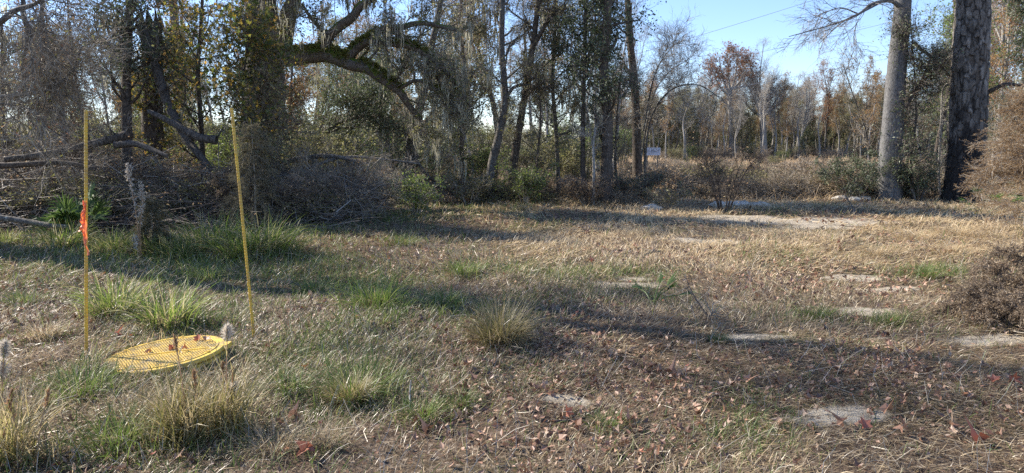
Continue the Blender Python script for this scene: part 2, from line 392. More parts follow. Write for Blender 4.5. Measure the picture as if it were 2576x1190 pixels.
def build_ground():
    q = np.linspace(-1, 1, 301); xs = np.sinh(q * 5.2) / np.sinh(5.2) * 420
    w = np.linspace(-1, 1, 401); ys = 8 + np.sinh(w * 5.2) / np.sinh(5.2) * 420
    X, Y = np.meshgrid(xs, ys); V = np.stack([X, Y, hgt(X, Y)], -1).reshape(-1, 3)
    n = len(xs); i, j = np.meshgrid(np.arange(len(ys) - 1), np.arange(n - 1), indexing='ij'); a = (i * n + j).ravel()
    mb = MB(); mb.add(V, np.stack([a, a + 1, a + n + 1, a + n], -1))
    tag(mb.build('ground', ground_mat(), smooth=True), 'flat leaf strewn soil and dry thatch with pale sand patches', 'ground', kind='structure')

# ------------------------------------------------------------------ tree growing
def walk(p, d, L, n, rng, wob=.25, up=0.0):
    pts = [p]; d = norm(d)
    for k in range(n):
        d = norm(d + rng.normal(size=3) * wob + np.array([0, 0, up])); pts.append(pts[-1] + d * L / n)
    return np.array(pts)
def perp(d, rng):
    return norm(np.cross(d, rng.normal(size=3)))
class Tree:
    """wood (trunk and limbs), twigs and the points where leaves sit"""
    def __init__(s, seed): s.r = np.random.default_rng(seed); s.wood = MB(); s.tw = MB(); s.lines = []; s.tips = []
    def stem(s, P, r0, r1, sides=10, flare=.0, cap=False, rough=.03, power=1.0, n=28):
        P = spline(P, n); t = np.linspace(0, 1, len(P)); R = r0 + (r1 - r0) * t ** power
        if flare: R = R * (1 + flare * np.exp(-t * 14))
        tube(s.wood, P, R, sides, rough, cap, .1 if flare else 0, s.r); s.lines.append((P, R)); return P, R
    def limbs(s, P, R, n, t0=.3, t1=1.0, L=3.0, ang=(.5, 1.1), up=.05, wob=.25, n2=5, L2=.45, side=None, rk=.5, keep=True, tap=.5):
        out = []; r = s.r
        for k in range(n):
            t = t0 + (t1 - t0) * (k + r.uniform()) / n; i = min(int(t * (len(P) - 1)), len(P) - 2)
            d = norm(P[i + 1] - P[i]); q = perp(d, r)
            if side is not None: q = norm(q + np.asarray(side) * 1.2)
            a = r.uniform(*ang); dd = d * math.cos(a) + q * math.sin(a)
            ll = L * (1 - tap * (t - t0) / max(1e-3, 1 - t0)) * r.uniform(.6, 1.15); r0 = max(R[i] * rk * r.uniform(.6, 1), .008)
            W = walk(P[i], dd, ll, 8, r, wob, up); rr = np.linspace(r0, max(r0 * .18, .004), 9)
            tube(s.wood, W, rr, 6, .04, rng=r); out.append((W, rr))
            for j in range(n2):
                tt = .25 + .75 * (j + r.uniform()) / n2; ii = min(int(tt * 8), 7)
                d2 = norm(W[ii + 1] - W[ii]); a2 = r.uniform(.4, 1.1); e = d2 * math.cos(a2) + perp(d2, r) * math.sin(a2)
                W2 = walk(W[ii], e, ll * L2 * r.uniform(.6, 1.2), 5, r, wob, up); rr2 = np.linspace(max(rr[ii] * .55, .005), .003, 6)
                tube(s.wood, W2, rr2, 4, 0, rng=r); out.append((W2, rr2))
        s.lines += out; return out
    def twigs(s, lines, per, L=.5, r0=.006, sub=3, up=.0, ang=.9, wob=.12, sublen=.5):
        A, D = [], []
        r = s.r
        for P, R in lines:
            m = len(P) - 1; k = per
            t = r.uniform(.15, 1, k) * m; i = np.minimum(t.astype(int), m - 1); f = (t - i)[:, None]
            A.append(P[i] * (1 - f) + P[i + 1] * f); D.append(norm(P[i + 1] - P[i]))
        A = np.concatenate(A); D = np.concatenate(D); n = len(A)
        E = norm(D + norm(r.normal(size=(n, 3))) * ang + [0, 0, up]); ll = L * r.uniform(.4, 1.2, (n, 1)); B = A + E * ll
        A, Mi, B = sticks(s.tw, A, B, r0, r0 * .4, wob, r)
        segs = [(A, Mi), (Mi, B)]
        if sub:
            f = r.uniform(.3, 1, (n * sub, 1)); M2 = np.repeat(Mi, sub, 0); B2 = np.repeat(B, sub, 0); C = M2 * (1 - f) + B2 * f
            E2 = norm(np.repeat(E, sub, 0) + norm(r.normal(size=(n * sub, 3))) * ang + [0, 0, up]); B3 = C + E2 * np.repeat(ll, sub, 0) * sublen * r.uniform(.5, 1.2, (n * sub, 1))
            a, b_, c = sticks(s.tw, C, B3, r0 * .5, r0 * .25, wob, r); segs += [(a, b_), (b_, c)]
        s.tips.append((np.concatenate([a for a, b in segs]), np.concatenate([b for a, b in segs])))
        return n
    def leafpts(s, n, jit=.05, tips=None, clump=0.0):
        A = np.concatenate([a for a, b in s.tips]); B = np.concatenate([b for a, b in s.tips]); r = s.r
        if clump:
            w = r.uniform(size=len(A)) ** clump; i = r.choice(len(A), n, p=w / w.sum())
        else: i = r.integers(0, len(A), n)
        f = r.uniform(0, 1.05, (n, 1)); return A[i] * (1 - f) + B[i] * f + r.normal(size=(n, 3)) * jit
    def finish(s, name, label, cat, group, loc, barkm, twigm, crown=None, mossp=None, lm=None, mossL=.6, extra=None):
        root = empty(name, loc, label, cat, group)
        loc = np.asarray(loc, float)
        s.wood.build('trunk', barkm, root, True, None)
        if s.tw.n: s.tw.build('twig_sprays', twigm, root, False, None)
        if crown is not None: crown.build('crown', lm, root)
        if mossp is not None: mossp.build('moss_clumps', M['moss'], root)
        for ch in root.children:
            me = ch.data
            co = np.empty(len(me.vertices) * 3, np.float32); me.vertices.foreach_get('co', co); co = co.reshape(-1, 3) - loc.astype(np.float32); me.vertices.foreach_set('co', co.ravel()); me.update()
        return root

def std_tree(seed, H, r, kind, nleaf, lsize, lm, bark='bark_grey', twigm='twig', t0=.35, nl=14, L=2.6, up=.08, per=9, mossn=0, bend=.05, twL=.6, ang=(.5, 1.1), star=False, aspect=.5, sub=3, fork=0, cl=0, tr=.006, tap=.5):
    t = Tree(seed); g = t.r
    ctrl = [[0, 0, -.15], [g.normal() * bend * H * .3, g.normal() * bend * H * .3, H * .33], [g.normal() * bend * H * .6, g.normal() * bend * H * .6, H * .66], [g.normal() * bend * H, g.normal() * bend * H, H]]
    P, R = t.stem(ctrl, r, r * .18, 8, .35, power=.9)
    for k in range(fork):
        i = int(len(P) * g.uniform(.3, .6)); d = norm(norm(P[i + 1] - P[i]) + perp(norm(P[i + 1] - P[i]), g) * .5)
        W = walk(P[i], d, H * (1 - i / len(P)) * .95, 9, g, .1, .12); rr = np.linspace(R[i] * .75, R[i] * .12, 10)
        tube(t.wood, W, rr, 7, .03, rng=g); t.lines.append((W, rr)); t.limbs(W, rr, nl // 2, .25, 1, L * .8, ang, up)
    ls = t.limbs(P, R, nl, t0, 1, L, ang, up, tap=tap)
    t.twigs(t.lines[1:], per, twL, tr, sub, up)
    cr = None
    if nleaf:
        cr = MB(); pts = t.leafpts(nleaf, .06, clump=cl)
        if star: star_leaves(cr, pts, lsize * g.uniform(.6, 1.2, len(pts)), g, .2)
        else: leaves(cr, pts, lsize * g.uniform(.6, 1.3, len(pts)), g, .2, aspect, .1)
    mo = None
    if mossn:
        mo = MB(); pts = t.leafpts(mossn, .05); moss(mo, pts, g.uniform(.4, 1.3, len(pts)), g, 6, .09, .018)
    return t, cr, mo

build_ground()
# @@REST@@
def g3(u, v):
    p = gnd(u, v); p[2] = float(hgt(p[0], p[1])); return p
def onground(x, y): return np.array([x, y, float(hgt(x, y))])
def base_at(u, Y): return onground(at(u, 500, Y)[0], Y)

# ------------------------------------------------------------------ the two marker rods, the tape, the manhole
def rod(base, top, r, label):
    base = np.asarray(base, float); top = np.asarray(top, float); L = np.linalg.norm(top - base); n = int(L / .006)
    t = np.linspace(0, 1, n)[:, None]; P = base * (1 - t) + top * t
    ph = (np.arange(n) * .006 / .026) % 1; R = r * (1 + .13 * (ph < .5))
    mb = MB(); tube(mb, P, R, 14, 0, True)
    tag(mb.build('marker_rod', M['rod_yellow'], loc=base), label, 'marker rod', 'yellow ribbed marker rods beside the manhole')
bl = g3(216, 905); tl = at(216, 277, bl[1]); rod(bl - [0, 0, .1], tl, .0108, 'yellow ribbed marker rod standing upright with orange tape tied on')
br = g3(641, 852); tr_ = at(583, 272, br[1] + .05); rod(br - [0, 0, .1], tr_, .0108, 'yellow ribbed marker rod leaning left with no tape on it')
def tape():
    Yr = bl[1]; mb = MB(); r = np.random.default_rng(5)
    k0 = at(214, 512, Yr)
    a = np.linspace(0, 2 * PI, 17)[:-1]
    for dz, rr, h in ((0, .015, .035), (-.035, .013, .018)):
        ring = []
        for zz, f in ((-.5, .8), (-.2, 1.15), (.2, 1.0), (.5, .75)):
            ring.append(np.stack([k0[0] + rr * f * np.cos(a) * (1 + .25 * np.sin(a * 3 + zz * 5)), k0[1] + rr * f * np.sin(a), k0[2] + dz + zz * h + 0.008 * np.sin(a * 2)], 1))
        V = np.concatenate(ring); q = np.arange(16)
        for L in range(3): mb.add(V, np.stack([L * 16 + q, L * 16 + (q + 1) % 16, L * 16 + 16 + (q + 1) % 16, L * 16 + 16 + q], 1))
    for (x0, path, w) in ((0, [(214, 515), (207, 545), (208, 566), (199, 582)], .026), (0, [(214, 515), (212, 550), (214, 585), (215, 610), (222, 642)], .024), (0, [(216, 505), (211, 530), (209, 560), (211, 605)], .016)):
        P = spline([at(u, v, Yr - .02 - .012 * i) for i, (u, v) in enumerate(path)], 26); n = len(P); t = np.linspace(0, 1, n)
        th = .5 * np.sin(t * 7 + r.uniform(0, 6)) ; S = np.stack([np.cos(th), np.sin(th), 0 * th], 1) * (w / 2 * (.45 + .55 * np.minimum(1, t * 3)))[:, None]
        m = (P + np.stack([0 * t, .008 * np.sin(t * 22), 0 * t], 1))
        V = np.stack([m - S, m + S * .05 + np.array([0, -.006, 0]), m + S], 1).reshape(-1, 3); i = np.arange(n - 1) * 3
        mb.add(V, np.concatenate([np.stack([i, i + 1, i + 4, i + 3], 1), np.stack([i + 1, i + 2, i + 5, i + 4], 1)]))
    tag(mb.build('flagging_tape', M['orange'], smooth=True, loc=k0), 'torn orange flagging tape knotted round the upright yellow rod', 'flagging tape')
tape()
MC = g3(416, 915); MC[2] += .04
def manhole():
    C = MC; R = .422; th = math.radians(-4.5); tx = math.radians(2)
    Rm = np.array(Matrix.Rotation(th, 3, 'Y') @ Matrix.Rotation(tx, 3, 'X'))
    root = empty('manhole', tuple(C), 'round yellow manhole cover with diamond tread sitting tilted on its ring', 'manhole')
    def lathe(prof, n=72):
        a = np.arange(n) / n * 2 * PI; V = np.stack([np.stack([np.cos(a) * r, np.sin(a) * r, a * 0 + z], 1) for r, z in prof]).reshape(-1, 3) @ Rm.T
        F = []
        q = np.arange(n)
        for k in range(len(prof) - 1): F.append(np.stack([k * n + q, k * n + (q + 1) % n, (k + 1) * n + (q + 1) % n, (k + 1) * n + q], 1))
        mb = MB(); mb.add(V, np.concatenate(F)); return mb
    m = lathe([(.0001, .0), (R * .86, .0), (R * .865, .004), (R * .89, .004), (R * .895, -.002), (R * .985, -.002), (R, -.008), (R, -.030), (R * .95, -.033), (R * .5, -.035)])
    cov = m.build('cover', M['yellow'], root, False)
    m = lathe([(R * .90, -.038), (R * .98, -.040), (R * 1.01, -.044), (R * 1.01, -.062), (R * .97, -.075), (R * .96, -.26), (R * .84, -.26), (R * .84, -.038)])
    m.build('ring', M['yellow'], root, False)
    mb = MB(); sp = .0195
    for iy in range(-22, 23):
        for ix in range(-20, 21):
            x = (ix + .5 * (iy % 2)) * sp; y = iy * sp * .9
            if x * x + y * y > (R * .84) ** 2 or abs(y + .02) < .016: continue
            V = np.array([[x - .0090, y, .0006], [x, y - .008, .0006], [x + .0090, y, .0006], [x, y + .008, .0006], [x - .005, y, .0045], [x, y - .004, .0011], [x + .005, y, .0045], [x, y + .004, .0011]])
            a = math.radians(8); ca, sa = math.cos(a), math.sin(a); V = V @ np.array([[ca, sa, 0], [-sa, ca, 0], [0, 0, 1]])
            mb.add(V @ Rm.T, [[0, 1, 5, 4], [1, 2, 6, 5], [2, 3, 7, 6], [3, 0, 4, 7], [4, 5, 6, 7]])
    mb.build('tread', M['tread'], cov)['kind'] = 'stuff'
    mb = MB(); a = math.radians(8)
    Rb = Rm @ np.array(Matrix.Rotation(a, 3, 'Z'))
    box(mb, Rm @ np.array([0, -.02, .003]), (R * 1.5, .012, .005), Rb)
    mb.build('rib', M['yellow'], cov)
    mb = MB(); box(mb, Rm @ np.array([R * .95, .12, -.02]), (.07, .10, .035), Rm); mb.build('lug', M['yellow'], cov)
    for k, (x, y) in enumerate(((.86, -.2), (-.84, .25), (-.1, .9))):
        mb = MB(); tube(mb, [Rm @ np.array([x * R, y * R, .001]), Rm @ np.array([x * R, y * R, .010])], .011, 6, 0, True); mb.build('bolt', M['yellow'], cov)
manhole()

# ------------------------------------------------------------------ power lines
def wire(pts, Y, label):
    ends = [at(u, v, Y) for u, v in pts]; a, b = ends[0], ends[-1]; d = b - a
    A = a - d * 1.2; B = b + d * 2.0; t = np.linspace(0, 1, 60)[:, None]
    P = A * (1 - t) + B * t; P[:, 2] -= (4 * t * (1 - t))[:, 0] * .5
    mb = MB(); tube(mb, P, .016, 5); tag(mb.build('power_line', M['wire'], loc=P[0]), label, 'power line', 'wires crossing the sky')
wire([(1658, 107), (1992, 2)], 60, 'highest thin wire rising to the right across open sky')
wire([(1675, 168), (1932, 113)], 66, 'middle thin wire above the far treeline')
wire([(1972, 188), (2182, 145)], 74, 'lowest thin wire passing behind the smooth grey trunk')

# ------------------------------------------------------------------ sign
def sign():
    Y = 40.; c = at(1642, 381, Y); g = onground(c[0], Y); w, h = 38 / FPX * Y, 19 / FPX * Y
    root = empty('sign', tuple(g), 'white rectangular sign with dark lettering on two posts in the dry field', 'sign')
    o = lambda p: np.asarray(p) - g
    mb = MB(); box(mb, o([c[0], Y, c[2]]), (w, .012, h)); brd = mb.build('board', M['sign_white'], root)
    for s, e in ((-.36, .16), (.34, .2)):
        mb = MB(); top = c[2] + h / 2 + e * .5; x = c[0] + s * w
        box(mb, o([x, Y + .06, (g[2] - .2 + top) / 2]), (.085, .085, top - g[2] + .2)); mb.build('post', M['post'], root)
    r = np.random.default_rng(3); mb = MB(); yy = Y - .0085
    for line, (z, x0, x1, hh) in enumerate(((.40, -.38, .30, .07), (.18, -.46, .46, .12), (0, -.36, .38, .11), (-.18, -.46, .46, .045), (-.32, -.34, .1, .05))):
        x = x0
        while x < x1:
            lw = r.uniform(.018, .036) * (1 if line < 3 else .7)
            if r.uniform() > .16:   # one worn glyph: uprights and bars
                px = c[0] + x * w; pz = c[2] + z * h; H = hh * h * 1.2; Wd = lw * w
                for q in range(r.integers(1, 3)): box(mb, o([px + (q - .5) * Wd * .7, yy, pz]), (Wd * .24, .003, H))
                box(mb, o([px, yy - .0008, pz + r.choice([-.4, 0, .4]) * H]), (Wd * .75, .0025, H * .2))
            x += lw * 1.35
    mb.build('lettering', M['sign_ink'], brd)
sign()

# ------------------------------------------------------------------ near trees
SUNDIR = np.array([-math.sin(math.radians(64)) * math.cos(math.radians(36)), math.cos(math.radians(64)) * math.cos(math.radians(36)), math.sin(math.radians(36))])
def pc(*p): return [at(u, v, Y) for u, v, Y in p]
def grounded(ctrl):
    c = [np.asarray(p) for p in ctrl]; c[0] = np.array([c[0][0], c[0][1], float(hgt(c[0][0], c[0][1])) - .15]); return c

# live oak with mossy limb
def oak():
    t = Tree(11); g = t.r; Y = 20.
    P, R = t.stem(grounded(pc((668, 520, Y), (672, 380, Y), (668, 240, Y), (664, 130, Y))), .62, .50, 14, .3)
    t.stem(pc((672, 150, Y), (650, 80, Y), (634, 0, Y), (622, -120, Y + .5), (560, -330, Y + 1)), .34, .10, 10)
    t.stem(pc((676, 150, Y), (684, 80, Y), (676, 0, Y - .5), (690, -120, Y - 1), (720, -320, Y - 1.5)), .30, .10, 10)
    t.stem(pc((684, 150, Y), (708, 80, Y - .2), (735, 10, Y - .5), (790, -80, Y - 1), (900, -220, Y - 1.5)), .28, .09, 10)
    t.stem(pc((728, 130, Y - .1), (738, 60, Y - .3), (752, 0, Y - .5), (760, -80, Y - .6)), .07, .03, 6)
    L0 = t.stem(pc((676, 120, Y), (720, 142, Y - .3), (775, 140, Y - .6), (828, 138, Y - .8), (880, 160, Y - 1), (925, 172, Y - 1.1), (965, 200, Y - 1.2), (1003, 228, Y - 1.2), (1028, 264, Y - 1), (1060, 302, Y - .9)), .25, .06, 12, rough=.06, power=1.2, n=50)
    L1 = t.stem(pc((815, 134, Y - .8), (824, 100, Y - .9), (850, 70, Y - 1.1), (885, 45, Y - 1.3), (905, 18, Y - 1.4), (940, -10, Y - 1.6), (1010, -90, Y - 2)), .145, .09, 10)
    L2 = t.stem(pc((868, 150, Y - 1), (905, 115, Y - 1.1), (935, 98, Y - 1.3), (965, 72, Y - 1.4), (1000, 72, Y - 1.5), (1060, 58, Y - 1.6), (1150, 75, Y - 1.8)), .135, .05, 10)
    L3 = t.stem(pc((930, 98, Y - 1.2), (975, 108, Y - 1.6), (1035, 118, Y - 1.8), (1090, 150, Y - 1.8), (1150, 215, Y - 1.6), (1185, 270, Y - 1.5)), .105, .04, 8)
    L4 = t.stem(pc((828, 92, Y - .9), (800, 65, Y - 1), (775, 35, Y - 1.2), (760, 8, Y - 1.3)), .07, .03, 6)
    L5 = t.stem(pc((1000, 225, Y - 1.2), (1045, 203, Y - 1.5), (1085, 215, Y - 1.8), (1125, 240, Y - 2)), .06, .02, 6)
    L6 = t.stem(pc((1060, 130, Y - 1.8), (1085, 170, Y - 1.7), (1110, 215, Y - 1.4), (1140, 260, Y - 1.2)), .06, .02, 6)
    main = t.lines[:]
    lb = []
    for W in main[1:4]: lb += t.limbs(*W, 8, .45, 1, 3.6, (.4, 1.1), .04, .25, 5)
    for W in main[5:9]: lb += t.limbs(*W, 6, .45, 1, 2.0, (.4, 1.2), .12, .3, 5, rk=.3)
    for W in main[9:]: lb += t.limbs(*W, 5, .3, 1, 1.2, (.4, 1.2), .05, .3, 4, rk=.5)
    t.twigs(lb, 9, .45, .006, 3)
    cr = MB(); pts = t.leafpts(12000, .05, clump=4); leaves(cr, pts, .075 * g.uniform(.6, 1.4, len(pts)), g, .3, .5)
    fe = MB()   # resurrection fern along the upper side of the limbs
    for (P, R), t0, t1, n in ((L0, .02, .45, 2600), (L0, .5, .78, 900), (L1, 0, .22, 450), (L2, 0, .45, 900), (L3, .15, .6, 800), (L5, .6, 1, 100)):
        q = g.uniform(t0, t1, n) * (len(P) - 1); i = np.minimum(q.astype(int), len(P) - 2); f = (q - i)[:, None]
        c = P[i] * (1 - f) + P[i + 1] * f; a = g.normal(size=n) * .75; T = norm(P[i + 1] - P[i]); S = norm(np.cross(T, [0, 0, 1.]))
        Nn = np.cross(S, T); o = S * np.sin(a)[:, None] + Nn * np.cos(a)[:, None]
        leaves(fe, c + o * (R[i] * 1.0)[:, None], .10 * g.uniform(.5, 1.5, n), g, .1, .35, 0, o + g.normal(size=(n, 3)) * .5)
    mo = MB(); pts = t.leafpts(330, .05); moss(mo, pts, g.uniform(.2, .95, len(pts)), g, 8, .05, .012)
    for P, R in (L0, L1, L2, L3): 
        k = g.integers(4, len(P), 9); moss(mo, P[k] - [0, 0, .05], g.uniform(.25, .7, len(k)), g, 8, .06, .011)
    b = base_at(668, Y)
    root = t.finish('live_oak', 'massive live oak whose fern topped limb sweeps right and downward', 'tree', None, tuple(b), M['bark_oak'], M['twig_dark'], cr, mo, M['leaf_olive'])
    o = fe.build('fern_growth', M['fern'], root); me = o.data; co = np.empty(len(me.vertices) * 3, np.float32); me.vertices.foreach_get('co', co); me.vertices.foreach_set('co', (co.reshape(-1, 3) - b.astype(np.float32)).ravel())
oak()

def slim(seed, ctrl, r0, r1, label, name='tree', bark='bark_grey', nl=10, L=1.6, t0=.35, per=8, nleaf=0, ls=.05, lm=None, extra=(), twigm='twig', mossn=0, up=.08, twL=.45, n2=4, cl=0, star=False, flare=.3, power=1., ang=(.5, 1.2), lobes=5):
    t = Tree(seed); g = t.r; c = grounded(ctrl)
    P, R = t.stem(c, r0, r1, 10, flare, power=power)
    for e, a, b in extra: t.stem(e, a, b, 7)
    ls_ = []
    if nl: ls_ = t.limbs(P, R, nl, t0, 1, L, ang, up, .25, n2)
    for W in t.lines[1:1 + len(extra)]: ls_ += t.limbs(*W, max(5 if nl == 0 else 3, nl // 2), .3, 1, L * .7, ang, up, .25, n2)
    if ls_: t.twigs(ls_, per or 8, twL if per else 1.1, .005 if per else .014, 3, up)
    cr = None
    if nleaf:
        cr = MB(); pts = t.leafpts(nleaf, .06, clump=cl)
        if star: star_leaves(cr, pts, ls * g.uniform(.6, 1.25, len(pts)), g, .35, lobes)
        else: leaves(cr, pts, ls * g.uniform(.6, 1.4, len(pts)), g, .2)
    mo = None
    if mossn: mo = MB(); pts = t.leafpts(mossn, .05); moss(mo, pts, g.uniform(.3, 1, len(pts)), g, 9, .06, .016)
    b = np.array([c[0][0], c[0][1], c[0][2] + .15])
    return t.finish(name, label, 'tree', None, tuple(b), M[bark], M[twigm], cr, mo, M[lm] if lm else None)

slim(21, pc((318, 548, 16), (320, 380, 16), (318, 200, 16.2), (325, 40, 16.3), (330, -250, 16.5)), .13, .07, 'dark slender trunk dressed in small evergreen leaves left of the snag', bark='bark_dark', nl=30, L=1.4, t0=.4, per=7, nleaf=5500, ls=.078, lm='leaf_dark', twigm='twig_dark', mossn=10, cl=1)
slim(24, pc((440, 520, 30), (452, 300, 30), (448, 160, 30), (436, 0, 30), (430, -260, 30)), .24, .14, 'straight bare grey trunk behind the broken snag', bark='bark_smooth', nl=6, L=2.5, t0=.75)
slim(25, pc((514, 545, 17), (508, 350, 17), (498, 180, 17), (506, 60, 17), (514, -120, 17)), .07, .03, 'thin sweetgum with yellow star leaves beside the oak trunk', bark='bark_dark', nl=24, L=1.7, t0=.2, per=6, nleaf=2300, ls=.11, lm='leaf_yellow', star=True, twigm='twig_dark', ang=(.6, 1.3))
slim(26, pc((640, 560, 15.5), (630, 400, 15.5), (612, 250, 15.3), (618, 150, 15.2), (630, 95, 15)), .04, .015, 'leafy yellow green sapling crowding the oak trunk', bark='bark_dark', nl=26, L=1.5, t0=.25, per=6, nleaf=2700, ls=.11, lm='leaf_yellow', star=True, twigm='twig_dark', ang=(.6, 1.3))
slim(27, pc((1015, 480, 22), (1030, 400, 21.8), (1048, 300, 21.6), (1066, 230, 21.4), (1080, 140, 21.2), (1104, 30, 21), (1125, -140, 21)), .19, .06, 'leaning pale brown trunk with stub branches right of the oak limb', bark='bark_grey', nl=14, L=2.2, t0=.35, per=9, nleaf=1800, ls=.06, lm='leaf_brown', mossn=80,
     extra=((pc((1050, 398, 21.5), (1030, 355, 21.4), (1018, 340, 21.3)), .07, .02), (pc((1040, 395, 21.7), (1066, 430, 21.4), (1092, 458, 21.2), (1122, 490, 21)), .06, .03)), twigm='twig_pale')
slim(28, pc((1228, 505, 21), (1236, 420, 21), (1258, 330, 21), (1270, 240, 21), (1262, 120, 21), (1264, 0, 21), (1262, -140, 21)), .135, .07, 'lichen spotted trunk with elbow bend at the clearing edge', nl=12, L=1.6, t0=.5, per=8, nleaf=1500, ls=.055, lm='leaf_olive', bark='bark_grey', extra=((pc((1266, 262, 21), (1290, 222, 20.9), (1318, 214, 20.8), (1348, 216, 20.7)), .06, .02),))
slim(29, pc((1284, 500, 21.5), (1294, 400, 21.5), (1312, 290, 21.5), (1330, 180, 21.4), (1345, 80, 21.4), (1356, -20, 21.3), (1362, -140, 21.3)), .13, .06, 'dark forked trunk just right of the elbow bent one', bark='bark_dark', nl=12, L=1.8, t0=.35, per=8, nleaf=2600, ls=.055, lm='leaf_olive', extra=((pc((1334, 130, 21.4), (1362, 80, 21.2), (1384, 40, 21.1), (1392, 14, 21)), .08, .04), (pc((1372, 64, 21.2), (1380, 30, 21.3), (1372, -60, 21.4)), .05, .02)), twigm='twig_dark')
slim(30, pc((1468, 505, 20.5), (1466, 330, 20.5), (1470, 180, 20.5), (1474, 0, 20.5), (1476, -140, 20.5)), .075, .04, 'slim trunk wrapped in hanging evergreen vine leaves mid clearing edge', bark='bark_dark', nl=26, L=1.9, t0=.4, per=9, nleaf=9000, cl=3.5, ls=.085, lm='leaf_dark', twigm='twig_dark', up=-.02)
slim(31, pc((1524, 512, 20), (1526, 400, 20), (1528, 300, 20), (1519, 180, 20), (1527, 60, 20), (1530, -140, 20)), .17, .11, 'stout straight trunk with leafy vines up its sides', bark='bark_dark', nl=20, L=1.5, t0=.3, per=8, cl=3, nleaf=5500, ls=.078, lm='leaf_dark', twigm='twig_dark')
slim(32, pc((1490, 508, 19.6), (1494, 440, 19.6), (1492, 370, 19.7), (1498, 320, 19.8)), .045, .03, 'short pale barked sapling in front of the stout vine clad trunk', bark='bark_pale', nl=4, L=.8, t0=.5, per=6, twigm='twig_pale', flare=.1)
slim(33, pc((1604, 470, 23), (1602, 380, 23), (1598, 250, 23), (1586, 110, 23), (1578, -10, 23), (1572, -140, 23)), .165, .08, 'tall clean dark trunk at the right end of the thicket', bark='bark_dark', nl=10, L=1.3, t0=.4, per=7, nleaf=500, ls=.05, lm='leaf_brown')
slim(34, pc((1356, 505, 21), (1350, 420, 21), (1360, 300, 21), (1352, 160, 21)), .045, .02, 'thin brown sapling between the forked trunk and the vine clad one', bark='bark_dark', nl=16, L=1.3, t0=.2, per=8, nleaf=1800, ls=.078, lm='leaf_olive')
slim(35, pc((1560, 500, 21), (1548, 420, 21), (1552, 300, 21), (1560, 190, 21)), .05, .02, 'crooked bare sapling between stout and clean dark trunks', bark='bark_dark', nl=18, L=1.5, t0=.15, per=9, nleaf=500, ls=.05, lm='leaf_rust')
slim(36, pc((1620, 470, 22), (1624, 380, 22), (1640, 290, 22), (1690, 225, 21.6), (1760, 215, 21.2), (1830, 262, 21)), .045, .008, 'arching bare shrub reaching right across the sky', bark='bark_grey', nl=22, L=1.7, t0=.25, per=8, up=.03, twL=.5, n2=4,
     extra=((pc((1612, 400, 22), (1640, 250, 22.2), (1680, 185, 22.4), (1730, 150, 22.6)), .03, .008), (pc((1618, 330, 22), (1650, 180, 21.8), (1705, 100, 21.6)), .03, .008)), twigm='twig_pale')
slim(37, pc((1405, 505, 22.5), (1400, 350, 22.5), (1390, 200, 22.5), (1398, 40, 22.5), (1400, -120, 22.5)), .08, .03, 'moss draped narrow tree behind the forked trunk', bark='bark_grey', nl=26, L=1.7, t0=.25, per=9, nleaf=6000, ls=.078, lm='leaf_dark', mossn=90, cl=2)
slim(38, pc((1165, 500, 23), (1160, 380, 23), (1172, 220, 23), (1160, 60, 23), (1165, -140, 23)), .10, .04, 'dense leafed oak draped in moss behind the leaning trunk', bark='bark_oak', nl=30, L=2.2, t0=.2, per=9, nleaf=8500, ls=.078, lm='leaf_olive', mossn=190, cl=2, twigm='twig_dark')
slim(39, pc((700, 520, 22), (760, 430, 22), (820, 330, 22), (900, 295, 21.5), (960, 292, 21)), .11, .03, 'low dark evergreen with crooked limb behind the brush pile', bark='bark_dark', nl=26, L=2.4, t0=.1, per=9, nleaf=10500, cl=1.5, ls=.078, lm='leaf_dark', twigm='twig_dark', ang=(.3, 1.3), mossn=10)
slim(40, pc((980, 500, 24), (985, 400, 24), (960, 280, 24), (975, 160, 24)), .09, .03, 'broad dark leafed evergreen in the shade under the oak limb', bark='bark_dark', nl=22, L=2.3, t0=.1, per=8, nleaf=8000, cl=1.5, ls=.078, lm='leaf_dark', twigm='twig_dark', mossn=25)

slim(41, pc((655, 560, 15.8), (650, 420, 15.8), (664, 320, 15.6), (650, 240, 15.5)), .04, .015, 'olive leaved sapling hiding the base of the oak trunk', bark='bark_dark', nl=26, L=1.3, t0=.1, per=6, nleaf=2600, cl=1.5, ls=.08, lm='leaf_olive', twigm='twig_dark')
slim(42, pc((735, 520, 26), (738, 400, 26), (732, 280, 26), (736, 120, 26)), .09, .03, 'narrow orange leaved tree glowing right of the oak trunk', bark='bark_grey', nl=26, L=1.3, t0=.25, per=8, nleaf=2600, ls=.12, lm='leaf_rust', star=True)
# broken snag with a vine on it
def snag():
    t = Tree(22); g = t.r; Y = 17.
    c = grounded(pc((386, 540, Y), (384, 400, Y), (384, 220, Y), (382, 70, Y)))
    P, R = t.stem(c, .26, .215, 16, .2, False, .04)
    top = P[-1]
    for k in range(16):  # splintered top
        a = k / 16 * 2 * PI; p = top + [math.cos(a) * .19, math.sin(a) * .19, -.06]; h = g.uniform(.08, .6)
        q = p + [g.normal() * .02, g.normal() * .02, h]
        tube(t.wood, [p, (p + q) / 2, q], [.06, .045, .006], 5, .1, rng=g)
    ls = t.limbs(P, R, 18, .3, .8, 1.1, (.7, 1.5), .05, .3, 4, rk=.06)
    t.twigs(ls, 8, .4, .005, 3)
    cr = MB(); pts = t.leafpts(1800, .06, clump=2); star_leaves(cr, pts, .08 * g.uniform(.6, 1.3, len(pts)), g, .3)
    t.finish('snag', 'broken trunk with splintered top and yellowing vine leaves on it', 'dead tree', None, tuple(base_at(386, Y)), M['bark_dark'], M['twig_dark'], cr, None, M['leaf_yellow'])
snag()

